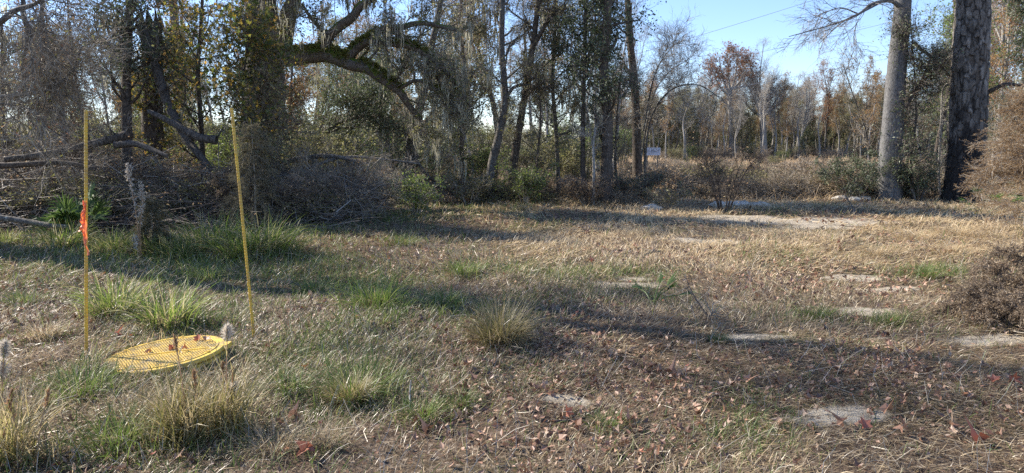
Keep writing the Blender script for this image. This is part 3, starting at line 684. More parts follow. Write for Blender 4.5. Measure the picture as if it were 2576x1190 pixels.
def deadlog(ctrl, r0, r1, label, name='fallen_limb', bark='bark_grey', br=5, L=.8, seed=1, per=5):
    t = Tree(seed); P, R = t.stem(ctrl, r0, r1, 9, 0, True, .06)
    ls = t.limbs(P, R, br, .2, 1, L, (.4, 1.1), 0, .35, 3, rk=.35) if br else []
    if ls: t.twigs(ls, per, .3, .004, 2)
    t.finish(name, label, 'fallen limb', None, tuple(P[0]), M[bark], M['twig'])
deadlog(pc((352, 60, 16.6), (385, 150, 16.4), (418, 250, 16.2), (446, 310, 15.9), (470, 350, 15.7), (510, 400, 15.3), (548, 455, 15)), .12, .07, 'long leaning dead limb resting from the snag into the brush', bark='bark_log', seed=51, br=4)
deadlog(pc((372, 280, 15.3), (410, 297, 15.3), (455, 322, 15.3), (500, 345, 15.2), (545, 352, 15.2)), .05, .10, 'short broken limb crossing the leaning one, pale split end', seed=52, br=2, bark='bark_log')
deadlog(pc((10, 402, 13.4), (120, 388, 13.8), (220, 366, 14.2), (300, 345, 14.8), (330, 336, 15)), .055, .10, 'long grey log sloping up across top of brush pile', bark='bark_dark', seed=53, br=6)
deadlog(pc((290, 365, 14.5), (340, 362, 14.4), (385, 378, 14.2), (420, 392, 14)), .075, .04, 'curved log end poking above the middle of brush pile', bark='bark_log', seed=54, br=2)
deadlog(pc((-40, 418, 13), (60, 414, 13), (160, 410, 13.2), (240, 425, 13.3)), .06, .04, 'grey pole lying along the upper left of the brush pile', bark='bark_dark', seed=55, br=5)
deadlog(pc((0, 548, 11.6), (60, 556, 11.6), (120, 566, 11.5), (170, 570, 11.4)), .05, .035, 'bare grey pole on the ground at foot of brush pile', seed=56, br=1)
deadlog(pc((690, 415, 16.5), (760, 398, 16.4), (830, 392, 16.2), (905, 408, 16)), .07, .04, 'grey branch lying over the brush right of leaning rod', seed=57, br=8, L=1)
deadlog(pc((770, 425, 16), (860, 396, 16.2), (960, 400, 16.4), (1050, 412, 16.6)), .035, .02, 'slender dead branch stretching right from the brush pile', seed=58, br=8, L=.9)
deadlog(pc((1050, 470, 20.6), (1075, 450, 20.4), (1110, 462, 20.2), (1150, 500, 20)), .05, .03, 'dark crooked fallen branch at foot of the leaning trunk', seed=59, bark='bark_dark', br=4)
deadlog(pc((1640, 645, 10.2), (1617, 643, 10.25), (1660, 635, 10.4)) if 0 else [g3(1617, 648) + [0, 0, .04], g3(1640, 641) + [0, 0, .06], g3(1662, 634) + [0, 0, .05]], .014, .01, 'short black stick lying on the golden grass', 'stick', 'bark_dark', 1, .1, 60, 2)
deadlog([g3(1360, 1062) + [0, 0, .03], g3(1420, 1060) + [0, 0, .03], g3(1472, 1055) + [0, 0, .03]], .011, .008, 'dark mossy stick lying flat among leaves near the front', 'stick', 'bark_dark', 0, .1, 61, 2)
deadlog([g3(1832, 832), at(1800, 815, 6.2), at(1765, 775, 6.35), at(1738, 730, 6.5), at(1726, 700, 6.6)], .010, .005, 'thin curved dead twig arching up out of the clearing', 'stick', 'bark_dark', 2, .15, 62, 2)
deadlog([g3(1032, 1034), at(1031, 990, 4.26), at(1034, 957, 4.26)], .006, .005, 'short bleached stem standing straight up in the grass', 'dead_stem', 'bark_pale', 0, .1, 63, 2)
deadlog([g3(2150, 548) + [0, 0, .02], at(2145, 520, 17), at(2130, 500, 17.2)], .02, .01, 'small dead twig upright at the edge of shade near smooth trunk', 'dead_stem', 'bark_grey', 4, .4, 64, 2)

# smooth grey trunk and big peeling pine snag
def smooth_tree():
    t = Tree(70); g = t.r; Y = 21.3
    c = grounded(pc((2236, 505, Y), (2240, 400, Y), (2248, 280, Y), (2257, 160, Y), (2268, 50, Y), (2276, -60, Y), (2290, -140, Y)))
    P, R = t.stem(c, .33, .19, 22, .18, n=60, rough=.012)
    e = [t.stem(pc((2268, 22, Y), (2240, 2, Y - .3), (2195, 10, Y - .6), (2160, 35, Y - .8), (2100, 60, Y - 1), (1985, 92, Y - 1.4)), .07, .010, 7),
         t.stem(pc((2215, 6, Y - .5), (2170, 30, Y - 1), (2120, 55, Y - 1.6), (2060, 110, Y - 2)), .035, .008, 6),
         t.stem(pc((2160, 35, Y - .8), (2110, 20, Y - .6), (2050, 45, Y - .4)), .025, .006, 6),
         t.stem(pc((2268, -20, Y), (2230, -70, Y - .4), (2160, -90, Y - .6), (2080, -60, Y - .8)), .06, .01, 6)]
    ls = []
    for W in e: ls += t.limbs(*W, 9, .25, 1, 1.5, (.3, .9), -.03, .18, 3, rk=.4)
    t.twigs(ls, 5, .45, .004, 2, -.03, .6)
    up_ = t.limbs(P, R, 10, .78, 1, 3.5, (.5, 1.1), .05, .2, 5); t.twigs(up_, 7, .5, .005, 3)
    cr = MB(); k = len(t.tips); t.tips = t.tips[1:]; pts = t.leafpts(7000, .06); leaves(cr, pts, .07 * g.uniform(.6, 1.3, len(pts)), g)
    t.finish('tree', 'smooth grey hardwood trunk at clearing edge with bare limb reaching left', 'tree', None, tuple(base_at(2236, Y)), M['bark_smooth'], M['twig'], cr, None, M['leaf_yellow'])
smooth_tree()
def pine_bark():
    m, nt, out = new_mat('pine_bark')
    v = coord(nt, (1, 1, .35)); n = noise(nt, 9, 6, .7, v, .5); n2 = noise(nt, 2.2, 4, .6, coord(nt, (1, 1, .5)))
    at_ = nt.nodes.new('ShaderNodeAttribute'); at_.attribute_name = 'plate'
    c = ramp(nt, [(.06, .052, .046), (.19, .17, .15), (.35, .325, .29)], n.outputs[0], [.3, .5, .72]).outputs[0]
    under = ramp(nt, [(.09, .075, .062), (.20, .17, .14)], n.outputs[0], [.35, .65]).outputs[0]
    c = mixc(nt, at_.outputs['Fac'], under, c); a3 = nt.nodes.new('ShaderNodeAttribute'); a3.attribute_name = 'tone'; c = mixc(nt, 1.0, c, ramp(nt, [(.12,) * 3, (.55,) * 3, (1.25,) * 3], a3.outputs['Fac'], [0, .25, 1]).outputs[0], 'MULTIPLY')
    sx = nt.nodes.new('ShaderNodeSeparateXYZ'); nt.links.new(coord(nt), sx.inputs[0])
    mm = nt.nodes.new('ShaderNodeMath'); mm.operation = 'MULTIPLY_ADD'; mm.inputs[1].default_value = -.16; nt.links.new(sx.outputs[2], mm.inputs[0]); nt.links.new(n2.outputs[0], mm.inputs[2])
    ch = ramp(nt, [(0,) * 3, (1,) * 3], mm.outputs[0], [.02, .22]).outputs[0]
    mm2 = nt.nodes.new('ShaderNodeMath'); mm2.operation = 'MULTIPLY'; mm2.inputs[1].default_value = .85; nt.links.new(ch, mm2.inputs[0])
    c = mixc(nt, mm2.outputs[0], c, (.018, .016, .016))
    b = nt.nodes.new('ShaderNodeBsdfPrincipled'); b.inputs['Roughness'].default_value = .9; b.inputs['Specular IOR Level'].default_value = .2; nt.links.new(c, b.inputs['Base Color'])
    bp = nt.nodes.new('ShaderNodeBump'); bp.inputs['Strength'].default_value = .7; bp.inputs['Distance'].default_value = .03; nt.links.new(n.outputs[0], bp.inputs['Height']); nt.links.new(bp.outputs[0], b.inputs['Normal'])
    nt.links.new(b.outputs[0], out.inputs[0]); return m
def pine():
    Y = 20.8; g = np.random.default_rng(71)
    P = spline(grounded(pc((2424, 508, Y), (2428, 420, Y), (2434, 300, Y), (2440, 160, Y), (2445, 60, Y), (2448, -30, Y))), 260); n = len(P); S = 120
    t = np.linspace(0, 1, n); R = (.50 - .09 * t) * (1 + .26 * np.exp(-t * 14))
    a = np.arange(S) / S * 2 * PI; z = P[:, 2]
    # bark plates: voronoi cells on the unrolled trunk
    K = 520; ca = g.uniform(0, 2 * PI, K); cz = g.uniform(z.min(), z.max(), K); ht = g.uniform(0, 1, K); gone = (g.uniform(size=K) < .22)
    A, Z = np.meshgrid(a, z); d = np.full(A.shape, 9.); d2 = np.full(A.shape, 9.); idx = np.zeros(A.shape, int)
    wob = .05 * np.sin(A * 9 + Z * 5) + .04 * np.sin(A * 17 - Z * 13)
    for k in range(K):
        da = np.abs((A - ca[k] + PI) % (2 * PI) - PI) * .5; q = np.maximum(da, np.abs(Z - cz[k]) * .38 + wob * .3) + .3 * (da + np.abs(Z - cz[k]) * .38)
        m = q < d; d2 = np.where(m, d, np.minimum(d2, q)); idx = np.where(m, k, idx); d = np.where(m, q, d)
    edge = np.clip((d2 - d) / .03, 0, 1)
    patch = (np.sin(A * 2.1 + Z * .8 + 1) + np.sin(Z * 1.7 - A) > .35)
    plate = np.where(gone[idx] & patch, 0.0, 1.0)
    disp = plate * (.022 + .045 * ht[idx]) * (.35 + .65 * edge) + .01 * g.normal(size=A.shape) * .35
    vert = .028 * np.cos(A * 3 + .4) + .015 * np.sin(A * 7 + Z * .4) - .07 * np.exp(-((A - 4.95) % (2 * PI)) ** 2 / .012)
    r = R[:, None] * (1 + vert * .6) + disp - .02
    V = np.stack([P[:, 0][:, None] + r * np.cos(A), P[:, 1][:, None] + r * np.sin(A), Z + 0 * r], -1)
    jag = .30 * np.maximum(0, np.sin(A[0] * 2.2 + .6)) + .22 * np.abs(np.sin(A[0] * 6.5)) + .1 * g.uniform(size=S) - .25 * (np.cos(A[0] - 5.6) > .8)
    V[-6:, :, 2] += np.linspace(0, 1, 6)[:, None] * jag[None] * 1.2
    base = base_at(2424, Y); mb = MB(); i = np.arange(n - 1)[:, None] * S; j = np.arange(S)[None]; k = (j + 1) % S
    mb.add(V, np.stack([i + j, i + k, i + S + k, i + S + j], -1).reshape(-1, 4))
    top = V[-1]; inner = top * [1, 1, 1] + 0; c = P[-1]; inner = c + (top - c) * [.8, .8, 1]; deep = c + (top - c) * [.5, .5, 0] - [0, 0, .3]
    q = np.arange(S); Fc = lambda o: np.stack([o + q, o + (q + 1) % S, o + S + (q + 1) % S, o + S + q], 1)
    mb.add(np.concatenate([top, inner, deep, deep * 0 + (c - [0, 0, .3])]), np.concatenate([Fc(0), Fc(S), Fc(2 * S)]))
    root = empty('pine_snag', tuple(base), 'thick dead pine trunk with peeling plated bark, charred at its foot', 'dead tree')
    o = mb.build('trunk', pine_bark(), root, False)
    me = o.data; co = np.empty(len(me.vertices) * 3, np.float32); me.vertices.foreach_get('co', co); me.vertices.foreach_set('co', (co.reshape(-1, 3) - base.astype(np.float32)).ravel()); me.update()
    at2 = me.attributes.new('plate', 'FLOAT', 'POINT'); pv = np.zeros(len(me.vertices), np.float32); pv[:n * S] = plate.ravel(); at2.data.foreach_set('value', pv); a4 = me.attributes.new('tone', 'FLOAT', 'POINT'); pv = np.full(len(me.vertices), .5, np.float32); pv[:n * S] = (edge * (.3 + .7 * ht[(idx * 7) % K])).ravel(); a4.data.foreach_set('value', pv)
    b = MB(); PP = spline(pc((2466, 242, Y), (2498, 226, Y - .3), (2530, 212, Y - .6), (2585, 214, Y - 1), (2650, 190, Y - 1.4)), 20) - base
    tube(b, PP, np.linspace(.075, .03, 20), 8, .05); b.build('branch', M['bark_dark'], root, True)
pine()
# vines and small trees around the two right trunks
slim(72, pc((2300, 505, 21), (2292, 400, 21), (2305, 300, 21), (2298, 150, 21), (2290, 40, 21)), .035, .012, 'dark vine tangle climbing beside the smooth grey trunk', bark='bark_dark', name='vine', nl=30, L=.9, t0=.05, per=9, nleaf=6000, ls=.07, lm='leaf_dark', twigm='twig_dark', flare=0,
     extra=((pc((2262, 300, 21.1), (2290, 250, 21), (2320, 200, 21), (2345, 140, 20.9)), .05, .03), (pc((2300, 110, 21), (2350, 150, 21.4), (2400, 200, 21.8), (2440, 222, 22)), .05, .02)))
slim(73, pc((2366, 500, 22), (2362, 420, 22), (2368, 300, 22), (2372, 225, 22), (2392, 212, 22), (2412, 216, 22)), .035, .02, 'pale crooked vine stem hanging between the two big trunks', name='vine', bark='bark_pale', nl=8, L=.8, t0=.05, per=6, twigm='twig_pale', flare=0)
slim(74, pc((2340, 510, 24), (2360, 360, 24), (2390, 200, 24), (2400, 40, 24), (2410, -140, 24)), .09, .03, 'yellow green leafed oak behind the gap between big trunks', bark='bark_dark', nl=30, L=2.4, t0=.3, per=8, nleaf=7500, ls=.075, lm='leaf_lime', twigm='twig_dark')
slim(75, pc((2180, 505, 23), (2188, 420, 23), (2178, 330, 23), (2150, 250, 23), (2120, 160, 23)), .04, .012, 'spindly sapling with few leaves left of smooth trunk', bark='bark_grey', nl=14, L=1.2, t0=.2, per=7, nleaf=500, ls=.06, lm='leaf_rust')
def bush(seed, base, H, W, nleaf, ls, lm, label, tw='twig', stems=9, name='bush', per=7, group=None):
    t = Tree(seed); g = t.r; base = np.asarray(base, float)
    for k in range(stems):
        az = g.uniform(0, 2 * PI); o = np.array([math.cos(az), math.sin(az), 0]) * W
        t.stem([base + o * .08 - [0, 0, .05], base + o * .4 + [0, 0, H * .55], base + o * g.uniform(.6, 1) + [0, 0, H * g.uniform(.6, 1.05)]], .012 + H * .005, .004, 5, n=12)
    ls_ = []
    for W_ in t.lines[:]: ls_ += t.limbs(*W_, 5, .2, 1, H * .4, (.4, 1.2), 0, .3, 3)
    t.twigs(ls_, per, H * .13, .003, 2)
    cr = None
    if nleaf: cr = MB(); pts = t.leafpts(nleaf, .03); leaves(cr, pts, ls * g.uniform(.6, 1.3, len(pts)), g, .3, .55)
    root = t.finish(name, label, 'bush' if 'bush' in name else 'shrub', group, tuple(base), M[tw], M[tw], cr, None, M[lm] if lm else None)
    root.children[0].name = 'stems'
    for c in root.children:
        if c.name.startswith('trunk'): c.name = 'stems'
    return root
# ------------------------------------------------------------------ forest of repeated kinds
def protos():
    out = {}
    def mk(key, name, cat, seeds, bark, tw, lm, **k):
        out[key] = []
        for s in seeds:
            t, cr, mo = std_tree(s, bark=bark, twigm=tw, lm=lm, **k)
            out[key].append(t.finish(name, None, cat, None, (0, 0, 0), M[bark], M[tw], cr, mo, M[lm] if lm else None))
    mk('bare', 'bare_tree', 'tree', (101, 102, 103), 'bark_pale', 'twig_pale', None, H=13, r=.17, kind=0, nleaf=0, lsize=.1, nl=16, L=2.6, t0=.4, per=8, up=.12, ang=(.3, .8), fork=1)
    mk('tall', 'slender_tree', 'tree', (104, 105), 'bark_pale', 'twig', 'leaf_rust', H=13, r=.16, kind=0, nleaf=3200, lsize=.14, nl=16, L=2.2, t0=.35, per=7, up=.1, ang=(.4, 1.0), cl=1.5)
    mk('rust', 'maple_tree', 'tree', (106, 107), 'bark_grey', 'twig', 'leaf_red', H=13, r=.18, kind=0, nleaf=4800, lsize=.13, nl=18, L=3.0, t0=.35, per=8, up=.12, ang=(.4, .9), fork=1, cl=1.5)
    mk('oak', 'oak_tree', 'tree', (108, 109, 110), 'bark_oak', 'twig_dark', 'leaf_olive', H=11, r=.2, kind=0, nleaf=11000, lsize=.12, nl=18, L=3.4, t0=.22, per=8, up=.06, fork=2, mossn=120, bend=.12, cl=3.0)
    mk('ever', 'evergreen_tree', 'tree', (111, 112), 'bark_dark', 'twig_dark', 'leaf_dark', H=9, r=.14, kind=0, nleaf=11000, lsize=.12, nl=26, L=2.6, t0=.06, per=8, up=.05, mossn=10, cl=2.5, tap=.75)
    mk('snag', 'broken_tree', 'dead tree', (113, 114), 'bark_pale', 'twig_pale', None, H=9, r=.2, kind=0, nleaf=0, lsize=.1, nl=5, L=1.6, t0=.5, per=4, ang=(.4, 1))
    out['shrub'] = [bush(q, (0, 0, 0), 2.6, 1.5, 4200, .08, 'leaf_lime', None, 'twig_dark', 12, 'shrub', 8) for q in (115, 116)]
    out['brown'] = [bush(q, (0, 0, 0), 2.4, 1.5, 1500, .07, 'leaf_brown', None, 'twig', 13, 'brown_shrub', 8) for q in (117, 118)]
    out['dark'] = [bush(q, (0, 0, 0), 2.8, 1.7, 6500, .085, 'leaf_olive', None, 'twig_dark', 12, 'shrub', 8) for q in (119, 120)]
    return out
PR = protos()
used = set()
fr = np.random.default_rng(99)
def place(key, x, y, s, label, group, szk=1.0):
    p = PR[key][fr.integers(len(PR[key]))]
    z = float(hgt(x, y)) - .05; rz = fr.uniform(0, 2 * PI); ti = (fr.normal() * .05, fr.normal() * .05)
    if p.name not in used:
        used.add(p.name); p.location = (x, y, z); p.rotation_euler = (ti[0], ti[1], rz); p.scale = (s, s, s * szk); p['label'] = label; p['group'] = group; return p
    return dup(p, (x, y, z), rz, s, label, group, szk, ti)
GR = {'bare': ('pale leafless tree in the woods beyond the clearing', 'leafless trees in the woods'), 'tall': ('slender tree with sparse rusty leaves in the woods beyond', 'sparse leaved trees in the woods'),
      'rust': ('red brown leaved maple in the woods beyond the clearing', 'red brown trees in the woods'), 'oak': ('moss draped olive green oak in the woods beyond', 'mossy oaks in the woods'),
      'ever': ('dark evergreen tree in the woods beyond the clearing', 'evergreens in the woods'), 'snag': ('bare broken topped trunk in the woods beyond', 'broken trunks in the woods'),
      'shrub': ('green leaved shrub in the undergrowth beyond the clearing', 'green shrubs in the undergrowth'), 'dark': ('dark olive leaved shrub in the undergrowth beyond', 'dark shrubs in the undergrowth'), 'brown': ('twiggy brown shrub in the undergrowth beyond the clearing', 'brown shrubs in the undergrowth')}
# left and centre woods
def open_field(x, y):   # the power line clearing
    a = x / y; return .15 < a < .60 and y < 82
n = 0
for row, (y0, y1, cnt) in enumerate(((24, 30, 9), (31, 40, 13), (41, 54, 19), (55, 75, 30))):
    for k in range(cnt):
        y = fr.uniform(y0, y1); a = -.80 + .99 * (k + fr.uniform()) / cnt; x = a * y
        if open_field(x, y): continue
        key = fr.choice(['bare', 'tall', 'rust', 'oak', 'ever', 'snag'], p=[.28, .2, .07, .28, .09, .08])
        s = fr.uniform(.75, 1.1) * (.6, .68, .8, .95)[row]
        place(key, x, y, s, *GR[key])
# far treeline beyond the field: individual trees
for k in range(185):
    a = .13 + .56 * (k + fr.uniform()) / 185; y = fr.choice([fr.uniform(82, 90), fr.uniform(90, 125)]); x = a * y
    key = fr.choice(['bare', 'tall', 'rust', 'oak', 'ever', 'snag'], p=[.27, .20, .08, .26, .11, .08])
    s = fr.uniform(.55, .82) * (y / 90) * (.72 if key == 'ever' else 1)
    place(key, x, y, s, *GR[key])
for u, v, key, Y, lab in ((1935, 105, 'bare', 84, 'tallest pale leafless tree rising in the far treeline'),
                     (2190, 150, 'tall', 86, 'tall rusty leaved tree just left of the smooth grey trunk'), (2085, 165, 'rust', 86, 'red topped maple at right in the far treeline')):
    top = at(u, v, Y); x, y = top[0], Y; p = place(key, x, y, top[2] / 13.2, lab, None)
    if 'group' in p: del p['group']
slim(221, pc((1842, 400, 83), (1840, 330, 83), (1836, 265, 83), (1838, 225, 83)), .34, .20, 'tallest red brown maple with vase shaped crown above the far treeline', bark='bark_pale', nl=0, lm='leaf_rust2', nleaf=2300, ls=.26, star=True, per=0, cl=0,
     extra=tuple((pc((1837, 245 - 4 * q, 83), ((1837 + e[0]) / 2 + (e[0] - 1837) * .12, (235 + e[1]) / 2 + 12, 83 + q * .3 - .6), (*e, 83 + q * .5 - 1)), .15, .04) for q, e in enumerate(((1792, 172), (1808, 140), (1830, 125), (1858, 122), (1880, 140), (1896, 165), (1868, 185)))), L=2.6)
slim(222, pc((1921, 402, 82), (1920, 350, 82), (1918, 300, 82), (1916, 288, 82)), .42, .30, 'pale trunk forking into wide dark crooked limbs in the far treeline', bark='bark_pale', nl=0, per=0,
     extra=tuple((pc((1917, 295, 82), ((1917 + e[0]) / 2, (290 + e[1]) / 2 + 8, 82 + q * .3), (*e, 82 + q * .5 - 1)), .18, .05) for q, e in enumerate(((1868, 250), (1885, 215), (1905, 195), (1945, 205), (1972, 222), (1985, 232)))), L=3.0, twigm='twig')
for k in range(22):
    a = .16 + .49 * (k + fr.uniform()) / 22; y = fr.uniform(76, 84); key = fr.choice(['bare', 'snag', 'tall'], p=[.4, .35, .25]); place(key, a * y, y, fr.uniform(.45, .8), *GR[key])
# right woods
for k in range(26):
    y = fr.uniform(30, 60); a = .60 + .36 * (k + fr.uniform()) / 26; x = a * y
    key = fr.choice(['bare', 'tall', 'oak', 'ever', 'rust'], p=[.2, .25, .25, .22, .08])
    place(key, x, y, fr.uniform(.6, .95), *GR[key])
p = place('ever', 18.6, 26, .80, 'large full evergreen behind the peeling pine trunk', None); del p['group']
# undergrowth
for k in range(46):
    y = fr.uniform(38, 62); a = -.80 + .97 * (k + fr.uniform()) / 46; key = fr.choice(['shrub', 'brown', 'dark'], p=[.3, .35, .35]); place(key, a * y, y, fr.uniform(.9, 1.6), *GR[key])
for k in range(34):
    y = fr.uniform(22.5, 38); a = -.90 + 1.06 * (k + fr.uniform()) / 34; x = a * y
    if open_field(x, y): continue
    key = fr.choice(['shrub', 'brown', 'dark'], p=[.25, .4, .35]); place(key, x, y, fr.uniform(.6, 1.0), *GR[key])
for k in range(12):
    y = fr.uniform(16.8, 21); a = -.85 + .62 * (k + fr.uniform()) / 12; x = a * y
    key = fr.choice(['shrub', 'brown', 'dark'], p=[.3, .4, .3]); place(key, x, y, fr.uniform(.6, .9), *GR[key])
for k in range(90):
    y = fr.uniform(74, 100) if k > 25 else fr.uniform(50, 74); a = .16 + .5 * ((k * .377) % 1)
    key = fr.choice(['shrub', 'brown', 'dark'], p=[.12, .68, .2]); place(key, a * y, y, fr.uniform(.6, 1.1) * (.8 if y > 74 else .38), *GR[key])
for k in range(60):
    y = fr.uniform(100, 135); a = .13 + .56 * (k + fr.uniform()) / 60; key = fr.choice(['shrub', 'brown', 'dark'], p=[.25, .35, .4]); place(key, a * y, y, fr.uniform(1.7, 2.6), *GR[key])
# trees standing off to the left, whose bare limbs hang in at the top left and whose shade falls over the clearing
def edge_tree(seed, x, y, r, H, label, limbs, nleaf=2500, lm='leaf_olive', L=3.4, t0=.35, mossn=0, nl=16):
    t = Tree(seed); g = t.r; b = onground(x, y)
    P, R = t.stem([b - [0, 0, .15], b + [.1, 0, H * .4], b + [.3, .1, H * .75], b + [.2, .2, H]], r, r * .25, 12, .3)
    ex = [t.stem(np.vstack([[P[int(len(P) * f)]], pts]), a, .012, 7, n=20) for f, a, pts in limbs]
    ls = t.limbs(P, R, nl, t0, 1, L, (.5, 1.1), .06, .22, 6)
    for W in ex: ls += t.limbs(*W, 8, .3, 1, 1.6, (.4, 1.2), -.06, .25, 4, rk=.5)
    t.twigs(ls, 8, .55, .005, 3, -.02)
    cr = MB(); pts = t.leafpts(nleaf, .06, clump=1); leaves(cr, pts, .07 * g.uniform(.6, 1.3, len(pts)), g)
    mo = None
    if mossn: mo = MB(); pts = t.leafpts(mossn, .05); moss(mo, pts, g.uniform(.3, 1, len(pts)), g, 7, .07, .012)
    t.finish('edge_tree', label, 'tree', None, tuple(b), M['bark_grey'], M['twig'], cr, mo, M[lm])
edge_tree(201, -10.6, 12.2, .15, 7.5, 'half bare tree whose drooping limbs hang in at top left',
          ((.55, .07, np.array(pc((-60, 60, 11.5), (40, 25, 11.3), (90, 8, 11.2), (130, -30, 11)))), (.5, .05, np.array(pc((20, -40, 12), (60, 40, 12), (68, 110, 12), (55, 170, 12), (66, 230, 12)))),
           (.62, .05, np.array(pc((70, -50, 12), (105, 50, 12), (125, 120, 12), (145, 170, 12)))), (.35, .05, np.array(pc((-40, 235, 12.5), (60, 238, 12.3), (140, 215, 12), (200, 160, 12)))), (.3, .04, np.array(pc((-60, 250, 12), (40, 262, 12), (110, 240, 12))))), 400, 'leaf_olive', L=1.6, nl=3, t0=.75)
edge_tree(202, -11.9, 12.1, .26, 12.5, 'tall leafy tree just off the clearing behind the drooping one', (), 1900, mossn=10, nl=10, t0=.62, L=3.0)
edge_tree(203, -14.2, 13.6, .24, 13, 'second tall leafy tree off the clearing shading its far side', (), 1000, nl=9, t0=.72, L=3.2)
slim(206, pc((96, 560, 15.5), (92, 400, 15.5), (140, 190, 15.5), (118, 150, 15.5), (100, 40, 15.5)), .05, .03, 'crooked dark sapling behind the left end of the brush pile', bark='bark_dark', nl=10, L=1.3, t0=.2, per=5, nleaf=500, ls=.07, lm='leaf_rust', star=True, twigm='twig_dark')
slim(207, pc((170, 560, 16), (172, 420, 16), (150, 260, 16), (128, 155, 16)), .08, .055, 'thin dead trunk snapped off left of the evergreen clad one', bark='bark_dark', nl=10, L=1.2, t0=.3, per=7, nleaf=500, ls=.09, lm='leaf_red', star=True)
slim(208, pc((215, 550, 15.6), (230, 400, 15.6), (200, 260, 15.6), (180, 120, 15.5), (170, 0, 15.5)), .04, .015, 'twiggy sapling with small rusty and green leaves', bark='bark_dark', nl=14, L=1.1, t0=.15, per=5, nleaf=700, ls=.06, lm='leaf_rust', twigm='twig_dark')
slim(209, pc((20, 560, 17), (15, 400, 17), (8, 270, 17), (4, 60, 17)), .06, .03, 'thin dark trunk at the far left edge of the brush', bark='bark_dark', nl=14, L=1.4, t0=.2, per=6, nleaf=2000, ls=.06, lm='leaf_olive', mossn=30)

# ------------------------------------------------------------------ brush pile
def brushpile():
    g = np.random.default_rng(31); st = MB(); dk = MB(); lf = MB()
    N = 5200
    s = g.uniform(0, 1, N) ** .9; c0 = np.array([-13.5, 14.2]); c1 = np.array([-3.2, 15.4])
    ax = c0 + (c1 - c0) * s[:, None]; prof = 1.75 * np.clip(1.15 - s, .25, 1) ** .5 * (1 + .12 * np.sin(s * 17))
    off = g.normal(size=N) * .95; hh = prof * np.exp(-(off / 1.5) ** 2) * g.uniform(0, 1, N) ** .7
    C = np.stack([ax[:, 0] + g.normal(size=N) * .3, ax[:, 1] + off, hh + .03], 1)
    az = g.normal(size=N) * .9 + .12; el = g.normal(size=N) * .3; ll = g.uniform(.4, 2.4, N) * (g.uniform(size=N) ** .5)
    D = np.stack([np.cos(az) * np.cos(el), np.sin(az) * np.cos(el), np.sin(el)], 1)
    A = C - D * ll[:, None] / 2; B = C + D * ll[:, None] / 2; A[:, 2] = np.maximum(A[:, 2], .02); B[:, 2] = np.maximum(B[:, 2], .02)
    r0 = .004 + .012 * g.uniform(size=N) ** 4
    m = g.uniform(size=N) < .2
    for mb, q in ((st, m), (dk, ~m)): sticks(mb, A[q], B[q], r0[q], r0[q] * .5, .08, g)
    n2 = 14000; i = g.integers(0, N, n2); f = g.uniform(size=(n2, 1)); a = A[i] * (1 - f) + B[i] * f
    b = a + norm(D[i] + g.normal(size=(n2, 3)) * .8 + [0, 0, .15]) * g.uniform(.1, .6, (n2, 1)); b[:, 2] = np.maximum(b[:, 2], .02)
    q = g.uniform(size=n2) < .2
    sticks(st, a[q], b[q], .003, .0012, .12, g); sticks(dk, a[~q], b[~q], .003, .0012, .12, g)
    i = g.integers(0, n2, 9000); leaves(lf, b[i] + g.normal(size=(9000, 3)) * .05, .055 * g.uniform(.5, 1.4, 9000), g, .2)
    root = empty('brush_pile', (-8, 15, 0), 'long heap of dead grey and brown branches under trees at left', 'brush pile')
    for mb, nm, mt in ((st, 'grey_sticks', M['twig_pale']), (dk, 'brown_sticks', M['twig_dark']), (lf, 'dead_leaves', M['leaf_brown'])):
        mb.v = [v - [-8, 15, 0] for v in mb.v]; o = mb.build(nm, mt, root); o['kind'] = 'stuff'
brushpile()

# ------------------------------------------------------------------ feathery plants (young cypress), bushes
def feather(seed, base, H, W, lm, label, name='young_cypress', cat='sapling', n=60, dens=46, ll=.035, lean=(0, 0), tw='twig_pale', t0=.1, up=.0, droop=.25):
    g = np.random.default_rng(seed); base = np.asarray(base, float); wd = MB(); lf = MB()
    top = base + [lean[0], lean[1], H]; P = spline([base - [0, 0, .05], base * .5 + top * .5 + [.02, 0, 0], top], 20)
    tube(wd, P, np.linspace(.02 * H / 2 + .004, .003, 20), 6)
    A, B = [], []
    for k in range(n):
        t = t0 + (1 - t0) * (k + g.uniform()) / n; p = P[min(int(t * 19), 18)]; L = W * (1 - t) ** .6 * g.uniform(.5, 1.1) + .06
        az = g.uniform(0, 2 * PI); Wk = walk(p, [math.cos(az), math.sin(az), .45 + up], L, 6, g, .12, -droop)
        tube(wd, Wk, np.linspace(.005, .0015, 7), 3)
        for q in range(int(dens * L / W) + 4):
            f = g.uniform(.15, 1) * 6; i = min(int(f), 5); c = Wk[i] + (Wk[i + 1] - Wk[i]) * (f - i)
            A.append(c); B.append(norm(Wk[i + 1] - Wk[i]) + norm(g.normal(size=3)) * .8)
    A = np.array(A); D = norm(np.array(B)); m = len(A); l2 = g.uniform(.06, .2, (m, 1)) * max(.35, W)
    a, mm, b = sticks(wd, A, A + D * l2, .0016, .0008, .1, g, .05)
    per = 14; f = g.uniform(0, 1, (m * per, 1)); c = np.repeat(A, per, 0) + np.repeat(D * l2, per, 0) * f
    leaves(lf, c, ll * g.uniform(.6, 1.3, m * per), g, 0, .16, .15, np.repeat(D, per, 0) + g.normal(size=(m * per, 3)) * .7)
    root = empty(name, tuple(base), label, cat); 
    for mb in (wd, lf): mb.v = [v - base for v in mb.v]
    wd.build('stem', M[tw], root); lf.build('foliage', M[lm], root)
    return root
feather(301, g3(385, 648), .95, .42, 'cypress_grey', 'small feathery olive sapling beside the tall pink plume stalk', n=60)
feather(302, base_at(640, 13.5), 2.15, .95, 'cypress_grey', 'feathery grey brown sapling just right of the leaning yellow rod', n=110, dens=60, tw='twig')
